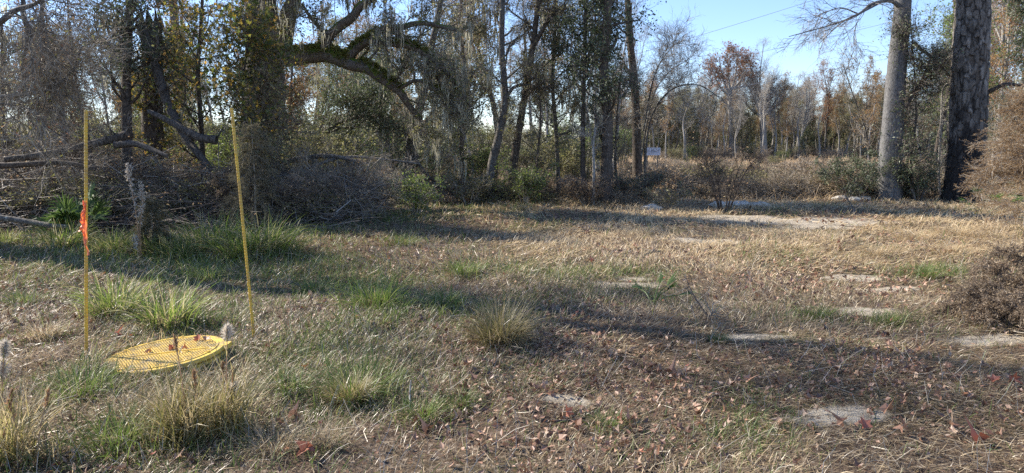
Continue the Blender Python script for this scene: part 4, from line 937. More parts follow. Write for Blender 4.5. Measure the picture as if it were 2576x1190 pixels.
feather(303, base_at(560, 14.2), 1.2, .8, 'cypress_dead', 'low feathery brown sapling in front of the brush', n=80, dens=50, tw='twig')
feather(304, base_at(2640, 9.2) , 3.1, 1.15, 'cypress', 'young bald cypress with drooping rust brown needles at right edge', n=150, dens=95, ll=.034, droop=.13, t0=.38)
feather(307, base_at(2585, 13.5) , 3.0, 1.5, 'cypress', 'second rusty cypress behind the one at right edge', n=110, dens=80, ll=.035, droop=.12)
# fallen brown cypress top lying on the ground at right
def fallen_top():
    g = np.random.default_rng(41); base = onground(4.95, 6.15); wd = MB(); lf = MB()
    A, B = [], []
    for k in range(240):
        dx_ = g.uniform(-.68, 1.0); st = base + [dx_, g.normal() * .26, g.uniform(.03, .56) * math.sqrt(max(.1, 1 - ((dx_ - .35) / 1.08) ** 2))]
        Wk = walk(st, [-.8 + g.normal() * .5, g.normal() * .7, .15 + g.normal() * .35], g.uniform(.18, .38), 7, g, .3, -.14); Wk[:, 2] = np.maximum(Wk[:, 2], .02)
        tube(wd, Wk, np.linspace(.005, .0015, 8), 4)
        for q in range(44):
            f = g.uniform(.05, 1) * 7; i = min(int(f), 6); A.append(Wk[i] + (Wk[i + 1] - Wk[i]) * (f - i)); B.append(norm(Wk[i + 1] - Wk[i]) + norm(g.normal(size=3)) * .9 - [0, 0, .3])
    A = np.array(A); D = norm(np.array(B)); m = len(A); l2 = g.uniform(.05, .2, (m, 1)); E = A + D * l2; E[:, 2] = np.maximum(E[:, 2], .01)
    sticks(wd, A, E, .0014, .0007, .15, g, .1); per = 20; f = g.uniform(0, 1, (m * per, 1)); c = np.repeat(A, per, 0) * (1 - f) + np.repeat(E, per, 0) * f
    leaves(lf, c, 0.033 * g.uniform(.5, 1.4, m * per), g, 0, .22, .3, np.repeat(D, per, 0) + g.normal(size=(m * per, 3)) * .9)
    root = empty('fallen_cypress_branch', tuple(base), 'heap of fallen lacy dead cypress branches lying at right of clearing', 'fallen branch')
    for mb in (wd, lf): mb.v = [v - base for v in mb.v]
    wd.build('stem', M['twig_dark'], root); lf.build('foliage', M['cypress_dead'], root)
fallen_top()

bush(401, g3(1045, 545), .95, .62, 2400, .06, 'leaf_lime', 'bright small leaved bush at foot of the leaning trunk')
bush(402, base_at(1320, 19.5), 1.1, .8, 2600, .065, 'leaf_lime', 'yellow green bush between the elbow bent and forked trunks')
bush(403, base_at(1180, 20), .9, .9, 1500, .06, 'leaf_olive', 'sparse olive bush left of the elbow bent trunk')
bush(404, base_at(1823, 17.6), 1.75, 1.1, 250, .06, 'leaf_brown', 'dark bare many stemmed bush standing before the brush field', 'bark_dark', 9, per=6)
bush(405, base_at(2150, 21.5), 1.3, 1.3, 5000, .06, 'leaf_dark', 'dark evergreen bush just left of the smooth grey trunk', 'twig_dark')
bush(406, base_at(2310, 21), 1.2, .9, 4500, .06, 'leaf_dark', 'dark tangled bush between the two big right hand trunks', 'twig_dark')
bush(407, base_at(870, 15.2), 1.35, 1.2, 1400, .05, 'leaf_brown', 'reddish twiggy bush at the right end of brush pile', 'twig', 16, per=11)
bush(408, base_at(960, 16.5), 1.1, 1.0, 1200, .05, 'leaf_olive', 'straggly twig bush next to bright small leaved one', 'twig_pale', 12, per=9)
bush(409, base_at(1480, 19.5), .9, 1.2, 1500, .055, 'leaf_brown', 'low brown bramble at the foot of the vine wrapped trunks', 'twig_dark', 14, per=9)
bush(410, base_at(1590, 20.5), 1.0, 1.1, 1500, .055, 'leaf_dark', 'low dark bramble at the foot of clean dark trunk', 'twig_dark', 14, per=9)
bush(411, base_at(1680, 18.5), .7, .8, 900, .05, 'leaf_olive', 'small half green bramble left of the bare many stemmed bush', 'twig', 9)
bush(412, base_at(760, 14.6), 1.1, 1.2, 1500, .05, 'leaf_brown', 'brown twiggy bush right of feathery sapling', 'twig_dark', 14, per=10)

# ------------------------------------------------------------------ palmettos
def palmetto(seed, base, n, L, label, lm='palmetto', spread=1.1, bl_=22, w=.022, droop=.0):
    g = np.random.default_rng(seed); base = np.asarray(base, float); root = empty('palmetto', tuple(base), label, 'palmetto')
    st = MB(); lf = MB()
    for k in range(n):
        az = g.uniform(0, 2 * PI); el = g.uniform(.3, 1.3); d = np.array([math.cos(az) * math.cos(el), math.sin(az) * math.cos(el), math.sin(el)])
        hub = d * L * g.uniform(.45, .8); tube(st, spline([[0, 0, -.03], hub * .5 + [0, 0, .03], hub], 6), [.008, .007, .006, .006, .005, .005], 4)
        S = norm(np.cross(d, [0, 0, 1.])); N = np.cross(S, d)
        th = np.linspace(-spread, spread, bl_) + g.normal(size=bl_) * .04
        D = norm(d[None] * np.cos(th)[:, None] + S[None] * np.sin(th)[:, None] + N[None] * .15)
        LL = L * g.uniform(.5, .65) * (1 - .25 * np.abs(th) / spread)
        pts = []
        for q in range(4):
            f = q / 3; c = hub + D * (LL * f)[:, None] + np.array([0, 0, -.28 * f * f]) * L * g.uniform(.4, 1, (bl_, 1)); ww = (w * [.35, .8, 1, .08][q] * L)[None, None] if 0 else w * [.35, .9, .8, .06][q] * L
            side = norm(np.cross(D, N)) * ww; pts += [c - side, c + N * ww * .5, c + side]
        V = np.stack(pts, 1); F = []
        for q in range(3):
            for s in (0, 1): F.append([q * 3 + s, q * 3 + s + 1, q * 3 + 4 + s, q * 3 + 3 + s])
        lf.add(V, (np.arange(bl_)[:, None, None] * 12 + np.array(F)[None]).reshape(-1, 4))
    st.build('stalks', M[lm], root); lf.build('fronds', M[lm], root); return root
palmetto(501, g3(195, 606), 11, .95, 'spiky green palmetto behind the rod with orange tape')
palmetto(502, g3(1000, 515), 6, .75, 'bright young palmetto at the thicket edge under the oak limb')
palmetto(503, base_at(2545, 18.5), 9, .9, 'green palmetto on the ground right of the peeling pine', spread=1.2)
palmetto(504, g3(1642, 765), 5, .42, 'tiny blue green palmetto seedling in mid clearing', w=.03, spread=.35, bl_=7)
palmetto(505, base_at(2480, 17.5), 3, .8, 'flat yellow green frond at the foot of the peeling pine')

# ------------------------------------------------------------------ tall stems with seed heads
def head_hairs(mb, C, axis, L, W, n, g, hl=.035, hw=.0012):
    t = g.uniform(0, 1, n); c = C + axis * (L * t)[:, None]; d = norm(g.normal(size=(n, 3)) + axis * .5)
    l = hl * W * g.uniform(.5, 1.1, n) * (1 - .4 * np.abs(t - .5) * 2)
    s = norm(np.cross(d, g.normal(size=(n, 3)))) * hw; tip = c + d * l[:, None]
    mb.add(np.stack([c - s, c + s, tip], 1), np.arange(n * 3).reshape(n, 3))
def bluestem(seed, base, heads, label, blades_n=120, H=.5):
    g = np.random.default_rng(seed); base = np.asarray(base, float); root = empty('plume_grass', tuple(base), label, 'plume grass', 'tufted seed head grasses'); st = MB(); lf = MB(); root_h = []
    for (u, v, Y, fl) in heads:
        top = at(u, v, Y) - base; b0 = np.array([g.normal() * .05, g.normal() * .05, -.02])
        P = spline([b0, top * .5 + b0 * .5 + [g.normal() * .012, g.normal() * .01, .02], top], 16); tube(st, P, np.linspace(.0042, .0022, 16), 5)
        ax = norm(P[-1] - P[-3]); hm = MB()
        if fl > 1: head_hairs(hm, P[-1] - ax * .035, ax, .075, 1.1, 1000, g, .05, .0015)
        elif fl: head_hairs(hm, P[-1] - ax * .05, ax, .06, .6, 380, g, .03, .0018); leaves(hm, P[-1] - ax * g.uniform(0, .09, (26, 1)), .035, g, 0, .22, 0, np.repeat(ax[None], 26, 0) + g.normal(size=(26, 3)) * .3)
        if fl:
            hd = hm.build('seed_head', M['plume'] if fl > 1 else M['straw'], root)
        leaves(lf, P[g.integers(4, 15, 10)], .09, g, 0, .09, 0, np.repeat(ax[None], 10, 0) + g.normal(size=(10, 3)) * .35)
    n = blades_n; q = g.normal(size=(n, 3)) * [.06, .06, 0]; blades(lf, q, g.uniform(0, 2 * PI, n), g.uniform(.02, .5, n), H * g.uniform(.4, 1, n), .006, g.uniform(.2, 1.5, n), 4, g)
    st.build('stems', M['straw'], root); lf.build('blades', M['tussock'], root)
bluestem(601, g3(455, 1118), [(440, 850, 3.75, 1), (487, 935, 3.72, 1), (452, 1010, 3.7, 1), (472, 960, 3.8, 0)], 'clump of tan stems with thin seed heads before the manhole', 420)
bluestem(602, g3(572, 1085), [(572, 838, 3.95, 2), (582, 985, 3.9, 2), (560, 915, 3.98, 1), (588, 930, 3.92, 1)], 'clump with two fluffy cream seed heads right of the manhole', 360)
bluestem(603, g3(112, 1180), [(122, 985, 3.55, 1), (100, 1060, 3.5, 0)], 'single stem with a narrow tan seed head near left corner', 40, .3)
bluestem(604, g3(18, 1170), [(10, 880, 3.6, 2), (30, 985, 3.5, 1), (22, 1010, 3.45, 1), (6, 925, 3.6, 2)], 'seed head stems cut by the left edge of the view', 220)
def plume_weed():
    g = np.random.default_rng(61); base = g3(352, 660); root = empty('plume_weed', tuple(base), 'tall dry weed stalk with pinkish white flower plumes', 'weed stalk'); st = MB(); hd = MB()
    for (path, segs) in (([(352, 655), (345, 560), (332, 480), (322, 418)], 1), ([(356, 655), (352, 580), (358, 520), (356, 470)], 1), ([(348, 655), (343, 600)], .6)):
        P = spline([at(u, v, base[1]) - base for u, v in path], 24); tube(st, P, np.linspace(.008, .003, 24), 5)
        for cl_, nn in ((23, 26), (21, 30), (19, 22), (16, 20), (13, 14), (10, 6)):
            for k in range(int(nn * segs)):
                c = P[max(0, min(23, cl_ + g.integers(-1, 2)))] + g.normal(size=3) * [.018, .018, .03]
                a = norm(g.normal(size=3) + [0, 0, .8]); head_hairs(hd, c, a, .025, 1, 12, g, .032, .004)
    st.build('stem', M['straw'], root); hd.build('plumes', M['plume'], root)
plume_weed()

# ------------------------------------------------------------------ grass clumps one can point to
def clump_proto(seed, n, H, W, lm, name='grass_clump', curl=(.3, 1.7), lean=(.0, .6), spread=.12, dead=.6):
    g = np.random.default_rng(seed); root = empty(name, (0, 0, 0)); mb = MB(); q = g.normal(size=(n, 3)) * [spread, spread, 0]; q[:, 2] = -.01
    az = np.arctan2(q[:, 1], q[:, 0]) + g.normal(size=n) * .7
    blades(mb, q, az, g.uniform(*lean, n), H * g.uniform(.35, 1, n), W * g.uniform(.6, 1.2, n), g.uniform(*curl, n), 5, g)
    mb.build('blades', M[lm], root)
    if dead:
        m = int(n * dead); mb = MB(); q = g.normal(size=(m, 3)) * [spread, spread, 0]
        blades(mb, q, g.uniform(0, 2 * PI, m), g.uniform(.5, 1.3, m), H * g.uniform(.3, .8, m), W, g.uniform(.3, 1.5, m), 4, g); mb.build('dead_blades', M['dry'], root)
    root['category'] = 'grass clump'; return root
CL = {'g': clump_proto(701, 330, .72, .012, 'green_bright'), 'm': clump_proto(702, 300, .42, .007, 'green'), 't': clump_proto(703, 950, .46, .005, 'tussock', 'grass_tussock', (.2, 1.5), (.0, .75), .06), 'd': clump_proto(704, 320, .42, .004, 'dry_gold', 'dry_grass_clump', (.4, 1.8), (.05, .8), .12, .5)}
CU = set()
def clump(k, u, v, s, label, group='grass clumps in the clearing', kz=1.0):
    p = g3(u, v); r = CL[k]; rz = fr.uniform(0, 6)
    if k not in CU:
        CU.add(k); r.location = p; r.scale = (s, s, s * kz); r.rotation_euler.z = rz; r['label'] = label; r['group'] = group
    else: dup(r, tuple(p), rz, s, label, group, kz)
for k, u, v, s, lab in (
    ('g', 530, 640, 1.25, 'tall bright green clump just left of the leaning rod base row'), ('g', 655, 645, 1.2, 'tall bright green clump right behind the leaning rod'),
    ('g', 600, 655, 1.0, 'bright clump between the two tallest ones by the leaning rod'), ('g', 715, 640, .9, 'rightmost dark edged clump of the green row'),
    ('g', 400, 650, .85, 'green clump at foot of the feathery olive sapling'), ('g', 455, 655, .8, 'green clump right of the feathery olive sapling'),
    ('g', 285, 640, .8, 'green clump between palmetto and plume stalk'), ('g', 165, 630, .95, 'green clump left of the rod with orange tape'), ('g', 350, 640, .75, 'green clump hugging the plume weed stalk'),
    ('g', 290, 800, .85, 'solitary dark green clump right of the upright rod'), ('g', 425, 830, .8, 'lime green clump behind the manhole'),
    ('m', 945, 775, 1.1, 'upright green clump in the centre left of the clearing'), ('g', 950, 770, .45, 'few bright wide blades inside the central green clump'),
    ('m', 1120, 770, .7, 'low pale clump between central clump and big tussock'), ('t', 1258, 862, 1.15, 'largest rounded tussock in the middle of clearing'),
    ('m', 900, 985, .9, 'soft green clump in front of the clearing centre'), ('t', 880, 1000, .6, 'thin bladed tussock near the white upright stem'),
    ('d', 60, 1050, .7, 'dry brown tuft near the left edge seed heads'), ('d', 350, 1060, .6, 'dry tuft in front of the manhole'), ('d', 690, 1130, .6, 'dry tuft at the bottom right of the fluffy heads'), ('d', 820, 1110, .5, 'small dry tuft beside the pale front leaf'), ('d', 110, 860, .6, 'dry tuft left of the upright rod base'), ('m', 205, 1010, .75, 'green clump in front of the manhole left edge'), ('m', 720, 985, .6, 'small green clump right of the fluffy seed heads'), ('m', 1060, 1040, .5, 'clump around foot of the bleached stem'),
    ('m', 1165, 700, .8, 'green patch clump far side of the tussock'), ('m', 1160, 1010, .4, 'tiny vivid clump right of the bleached stem'), ('m', 1530, 1075, .35, 'small clover green clump near flat dark stick'),
    ('m', 1015, 620, .8, 'small iris like upright clump in the shade line'), ('m', 520, 700, .7, 'dull clump in front of the tall bright pair'), ('m', 60, 770, .6, 'straggly clump near the left edge'),
    ('g', 20, 620, .6, 'bright clump at the very left edge'), ('m', 300, 1130, .7, 'bright thin clump at bottom left'), ('m', 790, 740, .7, 'shaded clump left of the central green one'),
    ('d', 2300, 600, 1.0, 'pale golden clump below the shade of the pine'), ('d', 2400, 590, 1.15, 'tallest golden clump in front of the pine'), ('d', 2500, 600, 1.0, 'golden clump under the rusty cypress'),
    ('d', 2200, 640, .9, 'golden clump beside a pale sand patch'), ('d', 2380, 640, .8, 'golden clump behind the fallen cypress heap'), ('m', 2330, 700, .6, 'green blades by the fallen cypress heap'), ('m', 2230, 815, .45, 'small green clump left of the fallen cypress heap'),
    ('d', 2560, 640, .9, 'golden clump at the right edge over fallen heap'), ('m', 1810, 860, .3, 'tiny green clump at the base of the curved twig'), ('m', 2060, 800, .4, 'low green clump near a pale sand spot'), ('d', 1820, 690, .55, 'faint golden clump beyond the curved twig')):
    clump(k, u, v, s, lab)

# ------------------------------------------------------------------ brush field: mounds
def mound_proto(seed, lm, tw):
    g = np.random.default_rng(seed); root = empty('brush_mound', (0, 0, 0)); st = MB(); lf = MB(); n = 900
    a = g.uniform(0, 2 * PI, n); rr = np.sqrt(g.uniform(0, 1, n)); P = np.stack([np.cos(a) * rr, np.sin(a) * rr, 0 * a], 1)
    H = .95 * np.sqrt(np.maximum(.05, 1 - rr ** 2)) * (1 + .18 * np.sin(a * 3) + .12 * np.sin(a * 7 + rr * 5)) * g.uniform(.5, 1.08, n)
    B = P * .92 + np.stack([g.normal(size=n) * .15, g.normal(size=n) * .15, H], 1); sticks(st, P * .8, B, .006, .003, .1, g)
    m = 3600; i = g.integers(0, n, m); f = g.uniform(.4, 1, (m, 1)); c = P[i] * .8 * (1 - f) + B[i] * f; d = norm(g.normal(size=(m, 3)) + P[i] * .8 + [0, 0, .1]); e = c + d * g.uniform(.08, .4, (m, 1)); e[:, 2] = np.maximum(e[:, 2], .02)
    sticks(st, c, e, .004, .002, .2, g, .06); k = 9500; i = g.integers(0, m, k); f = g.uniform(0, 1.1, (k, 1)); leaves(lf, c[i] * (1 - f) + e[i] * f + g.normal(size=(k, 3)) * .03, .055 * g.uniform(.5, 1.4, k), g, .2, .5, .1)
    st.build('vine_sprays', M[tw], root); lf.build('foliage', M[lm], root); root['category'] = 'brush mound'; return root
MP = [mound_proto(801, 'mound', 'twig'), mound_proto(802, 'field', 'twig'), mound_proto(803, 'vine_leaf', 'twig_dark')]
MU = set()
for k in range(140):
    y = 23.0 + 37 * (k / 140) ** 1.7 + fr.uniform(-.7, .7); a = fr.uniform(.17, .66); x = a * y
    if k < 12: a = .2 + .4 * (k + fr.uniform()) / 12; x = a * y
    nr = y < 27.5; i = fr.choice(3, p=[.62, .16, .22] if nr else [.45, .45, .1]); s = fr.uniform(.95, 1.6) if nr else fr.uniform(.7, 1.3); kz = fr.uniform(.5, .8) if nr else fr.uniform(.4, .65)
    lab = ('low tangled mound of brown dead vines in the brush field', 'straw coloured mound of dry weeds in the brush field', 'mound of green leaved bramble in the brush field')[i]
    grp = ('brown vine mounds in the brush field', 'straw mounds in the brush field', 'green bramble mounds in the brush field')[i]
    z = float(hgt(x, y)) - .03
    if i not in MU: MU.add(i); r = MP[i]; r.location = (x, y, z); r.scale = (s, s, s * kz); r['label'] = lab; r['group'] = grp
    else: dup(MP[i], (x, y, z), fr.uniform(0, 6), s, lab, grp, kz)
# undergrowth mounds along the thicket floor
for k in range(60):
    y = fr.uniform(19.8, 27); a = -.75 + .93 * (k + fr.uniform()) / 60; x = a * y
    i = fr.choice(3, p=[.5, .2, .3]); s = fr.uniform(.6, 1.2)
    lab = ('low brown tangle on the thicket floor behind the clearing', 'straw tangle on the thicket floor behind the clearing', 'green bramble on the thicket floor behind the clearing')[i]
    dup(MP[i], (x, y, float(hgt(x, y)) - .03), fr.uniform(0, 6), s, lab, ('brown tangles on the thicket floor', 'straw tangles on the thicket floor', 'brambles on the thicket floor')[i], fr.uniform(.5, .9))
for k in range(46):
    s_ = fr.uniform(); x = -13.0 + 9.6 * s_; y = 13.9 + fr.uniform(-.3, 1.2) + s_ * .8; i = fr.choice([0, 2, 2, 2, 0])
    dup(MP[i], (x, y, float(hgt(x, y)) + fr.uniform(0, .7) * (1 - .6 * s_)), fr.uniform(0, 6), fr.uniform(.55, .95), ('brown dead vine tangle lying over the brush pile', '', 'green leaved vine clump creeping over the brush pile')[i], ('dead vines on the brush pile', '', 'green vines on the brush pile')[i], fr.uniform(.6, 1))
# rubble stones by the bare bush
for k, (u, v, s) in enumerate(((1808, 522, .16), (1835, 520, .13), (1862, 522, .18), (1890, 520, .12), (1915, 523, .14), (1640, 527, .17), (2115, 505, .16), (2150, 508, .12), (2175, 505, .14))):
    g = np.random.default_rng(900 + k); mb = MB(); p = g3(u, v); nu, nv = 14, 9
    th, ph = np.meshgrid(np.linspace(0, 2 * PI, nu, endpoint=False), np.linspace(.05, PI - .05, nv)); r = s * (1 + .22 * np.sin(th * 2 + k) * np.sin(ph * 3) + .08 * g.normal(size=th.shape))
    V = np.stack([r * np.sin(ph) * np.cos(th) * 1.5, r * np.sin(ph) * np.sin(th), r * np.cos(ph) * .6 + s * .3], -1); i = np.arange(nv - 1)[:, None] * nu; j = np.arange(nu)[None]; kk = (j + 1) % nu
    mb.add(V, np.stack([i + j, i + nu + j, i + nu + kk, i + kk], -1).reshape(-1, 4)); mb.add(V[0], [list(range(nu))]); mb.add(V[-1], [list(range(nu))[::-1]])
    o = mb.build('rock', M['stone'], smooth=False); o.location = p
    tag(o, 'pale limestone lump in the row at foot of the bare dark bush' if k < 5 else ('single pale rock left of the bare dark bush' if k == 5 else 'pale rock half hidden under brush left of smooth trunk'), 'rock', 'pale rocks along the brush edge')

# ------------------------------------------------------------------ ground cover
def vn(x, y, s, seed):
    r = np.random.default_rng(seed); v = 0
    for k in range(7):
        a = r.uniform(0, 2 * PI); f = s * r.uniform(.6, 1.9); v = v + np.sin((x * math.cos(a) + y * math.sin(a)) * f + r.uniform(0, 6))
    return v / 3.2
def scatter(n, y0, y1, g, m=2.2, k=.78):
    y = np.sqrt(g.uniform(y0 ** 2, y1 ** 2, n)); x = g.uniform(-1, 1, n) * (k * y + m); return x, y
GREEN = [(*gnd(u, v)[:2], r, w) for u, v, r, w in ((500, 640, 1.6, 1.6), (280, 630, 1.6, 1.2), (650, 640, 1.2, 1.4), (400, 700, 1.8, .6), (1110, 800, .8, 1.1), (920, 980, .5, 1.0), (1350, 690, .7, 1.0), (1500, 700, .7, .9), (1640, 695, .5, .8), (1900, 1000, .35, .9), (1530, 1070, .2, 1.3), (2340, 690, .6, 1.1), (560, 820, .7, .9), (750, 900, .7, .8), (1100, 530, 2.2, .8), (700, 570, 2.4, .8), (250, 1000, .5, .9), (300, 1150, .5, .9), (2060, 800, .4, .8), (1300, 930, .4, .7), (1700, 760, .6, .5), (2250, 810, .3, 1.0), (1850, 1090, .3, .8), (880, 720, 1.2, .6))]
def greenm(x, y):
    m = 0 * x
    for cx, cy, r, w in GREEN: m = m + w * np.exp(-((x - cx) ** 2 + (y - cy) ** 2) / r ** 2)
    return m * np.clip(.75 + .6 * vn(x, y, 3, 5), 0, 2) + np.clip(vn(x, y, 1.2, 6) - .35, 0, 1) * .5 + np.clip((1.5 - x) / 3, 0, 1) * np.clip((20 - y) / 6, 0, 1) * np.clip(.24 + .3 * vn(x, y, 2.6, 16), 0, 1)
def clear_manhole(x, y): return (x - MC[0]) ** 2 + (y - MC[1]) ** 2 > .425 ** 2
def gcover():
    g = np.random.default_rng(77); th = MB(); gd = MB(); gr = MB(); wd = MB()
    for (y0, y1, n, w, L, h) in ((2.2, 5.2, 125000, .0033, .105, 1), (5.2, 8.5, 132000, .0045, .13, 1), (8.5, 14, 110000, .0075, .19, 1), (14, 23, 90000, .012, .26, 1)):
        x, y = scatter(n, y0, y1, g)
        s = sandmask(x, y); keep = (g.uniform(size=n) > np.clip(s * 1.6 + .1 + .25 * vn(x, y, 5, 3), 0, .88) * (s > 0)) & clear_manhole(x, y)
        keep &= g.uniform(size=n) < np.clip(.72 + .4 * vn(x, y, 1.6, 9), .25, 1)
        x, y = x[keep], y[keep]; n = len(x); P = np.stack([x, y, hgt(x, y) + g.uniform(0, .03, n)], 1)
        right = np.clip((x + 1.0 + (y - 9) * .15) / 3, 0, 1) * np.clip((y - 7) / 4, 0, 1)   # golden grass of the middle distance
        gold = g.uniform(size=n) < .12 + .75 * right
        # combed flat in drifting directions
        az = vn(x, y, .9, 21) * 2.4 + g.normal(size=n) * 1.0; flat = g.uniform(size=n) < np.where((x < -.3) & (y < 7), .5, .72)
        lean = np.where(flat, g.uniform(1.15, 1.6, n), g.uniform(.2, 1.1, n)); cu = np.where(flat, g.normal(size=n) * .35, g.uniform(.2, 1.6, n)); ll = L * g.uniform(.35, 1.25, n) * np.where(flat, 1, .8)
        for mb, q in ((th, ~gold), (gd, gold)): blades(mb, P[q], az[q], lean[q], ll[q], w * g.uniform(.6, 1.3, q.sum()), cu[q], 3, g)
    for (y0, y1, n, w, L) in ((2.4, 6, 75000, .0045, .11), (6, 11, 90000, .006, .15), (11, 21, 70000, .011, .2)):
        x, y = scatter(n, y0, y1, g); p = greenm(x, y); keep = (g.uniform(size=n) < np.clip(p * .85 + .03 * vn(x, y, 2.2, 15), 0.05, 1)) & clear_manhole(x, y) & (sandmask(x, y) < .3)
        x, y = x[keep], y[keep]; n = len(x); P = np.stack([x, y, hgt(x, y)], 1)
        blades(gr, P, g.uniform(0, 2 * PI, n), g.uniform(.1, 1.1, n), L * g.uniform(.4, 1.3, n) * (1 + .8 * np.clip(greenm(x, y) - .8, 0, 1)), w * g.uniform(.6, 1.3, n), g.uniform(.2, 1.4, n), 3, g)
    n = 7000; x, y = scatter(n, 2.4, 12, g); keep = clear_manhole(x, y) & (g.uniform(size=n) < .4 + .6 * (x < 0)); x, y = x[keep], y[keep]; n = len(x)
    P = np.stack([x, y, hgt(x, y)], 1); a = g.uniform(0, 2 * PI, n); le = g.uniform(0, 1.3, n) ** .6; d = np.stack([np.cos(a) * np.sin(le), np.sin(a) * np.sin(le), np.cos(le)], 1)
    sticks(wd, P, P + d * g.uniform(.05, .3, (n, 1)), .0014, .0008, .12, g)
    for mb, n, w_, L_ in ((th, 900, .004, .14), (gr, 420, .005, .17), (gd, 250, .004, .16)):   # grass crowding the rim of the manhole
        a = g.uniform(0, 2 * PI, n); r = g.uniform(.425, .56, n); P = np.stack([MC[0] + r * np.cos(a), MC[1] + r * np.sin(a), 0 * a], 1); P[:, 2] = hgt(P[:, 0], P[:, 1])
        blades(mb, P, a + PI + g.normal(size=n) * 1.1, g.uniform(.1, 1.1, n), L_ * g.uniform(.4, 1.3, n), w_, g.uniform(.2, 1.6, n), 3, g)
    n = 60; a = g.uniform(0, 2 * PI, n); r = .4 * np.sqrt(g.uniform(0, 1, n)); P = np.stack([MC[0] + r * np.cos(a), MC[1] + r * np.sin(a), MC[2] + .012 + .078 * r * np.cos(a)], 1)
    blades(th, P, g.uniform(0, 2 * PI, n), g.uniform(1.4, 1.55, n), g.uniform(.03, .14, n), .0035, .05, 3, g)
    tag(th.build('dry_thatch', M['dry']), 'flattened dry grey brown grass thatch', 'grass', kind='stuff')
    tag(gd.build('golden_grass', M['dry_gold']), 'flattened golden dry grass', 'grass', kind='stuff')
    tag(gr.build('green_grass', M['green']), 'short green grass growing through the thatch', 'grass', kind='stuff')
    tag(wd.build('weed_stems', M['twig_pale']), 'thin dead weed stems', 'weeds', kind='stuff')
gcover()
def field_grass():
    g = np.random.default_rng(80); mb = MB()
    for y0, y1, n, w, L in ((20.5, 34, 26000, .016, .45), (34, 60, 45000, .028, .6), (60, 100, 40000, .055, .8)):
        y = np.sqrt(g.uniform(y0 ** 2, y1 ** 2, n)); a = g.uniform(-.8, .85, n); q = (a > .1) | (y < 34) & (g.uniform(size=n) < .4) | (g.uniform(size=n) < .3); x, y = (a * y)[q], y[q]; m = len(x)
        blades(mb, np.stack([x, y, hgt(x, y)], 1), g.uniform(0, 2 * PI, m), g.uniform(0, .8, m), L * g.uniform(.3, 1.1, m) * np.clip(1 + .5 * vn(x, y, .5, 41), .3, 2), w * g.uniform(.5, 1.2, m), g.uniform(.2, 1.6, m), 3, g)
    tag(mb.build('field_grass', M['field']), 'rank dry weeds covering the brush field', 'grass', kind='stuff')
field_grass()
def litter():
    g = np.random.default_rng(78); a = MB(); b = MB(); c = MB()
    for (y0, y1, n, s) in ((2.2, 6, 18000, .036), (6, 11, 18000, .045), (11, 22, 17000, .06)):
        x, y = scatter(n, y0, y1, g); q = np.clip(.42 + .75 * vn(x, y, 1.6, 31), .06, 1) ** 1.3; keep = (g.uniform(size=n) < q) & (g.uniform(size=n) > (sandmask(x, y) > .1) * .45) & clear_manhole(x, y); x, y = x[keep], y[keep]; n = len(x)
        P = np.stack([x, y, hgt(x, y) + g.uniform(.012, .05, n)], 1); z = g.uniform(size=n)
        q1 = z < .6; leaves(a, P[q1], s * g.uniform(.35, 1.5, q1.sum()), g, .55, .55)
        q2 = z >= .6; star_leaves(b, P[q2], s * 1.2 * g.uniform(.5, 1.6, q2.sum()), g, .6, 5, .55, .8)
    tag(a.build('leaf_litter', M['litter']), 'small fallen brown leaves', 'leaf litter', kind='stuff')
    tag(b.build('lobed_leaf_litter', M['litter']), 'curled lobed brown leaves', 'leaf litter', kind='stuff')
    n = 180; x, y = scatter(n, 2.8, 12, g, .5); P = np.stack([x, y, hgt(x, y) + .05], 1); star_leaves(c, P, .045 * g.uniform(.6, 1.3, n), g, .7, 5, .45, .5)
    tag(c.build('red_leaf_litter', M['litter_red']), 'small scattered red sweetgum leaves', 'leaf litter', kind='stuff')
litter()
# the large leaves one can point to
g = np.random.default_rng(79)
LV = []
for k in range(3):
    mb = MB(); star_leaves(mb, [[0, 0, 0]], .085, g, .7, 5, .55, .9); m2 = mb
    tube(mb, [[0, 0, 0], [-.02, -.03, .004], [-.03, -.07, .012]], [.0016, .0013, .001], 4)
    LV.append(mb)
def lone(k, u, v, s, mat, lab, dz=.05, p=None):
    p = g3(u, v) + [0, 0, dz] if p is None else p
    o = bpy.data.objects.new('fallen_leaf', None) if 0 else None
    me = LVM[(k, mat)]; o = bpy.data.objects.new('fallen_leaf', me); COL.objects.link(o); o.location = p; o.scale = (s,) * 3; o.rotation_euler = (g.normal() * .35, g.normal() * .35, g.uniform(0, 6)); tag(o, lab, 'leaf', 'large fallen leaves')
LVM = {}
for k in range(3):
    for mat in ('litter_red', 'litter'):
        o = LV[k].build('fallen_leaf', M[mat]); LVM[(k, mat)] = o.data; bpy.data.objects.remove(o)
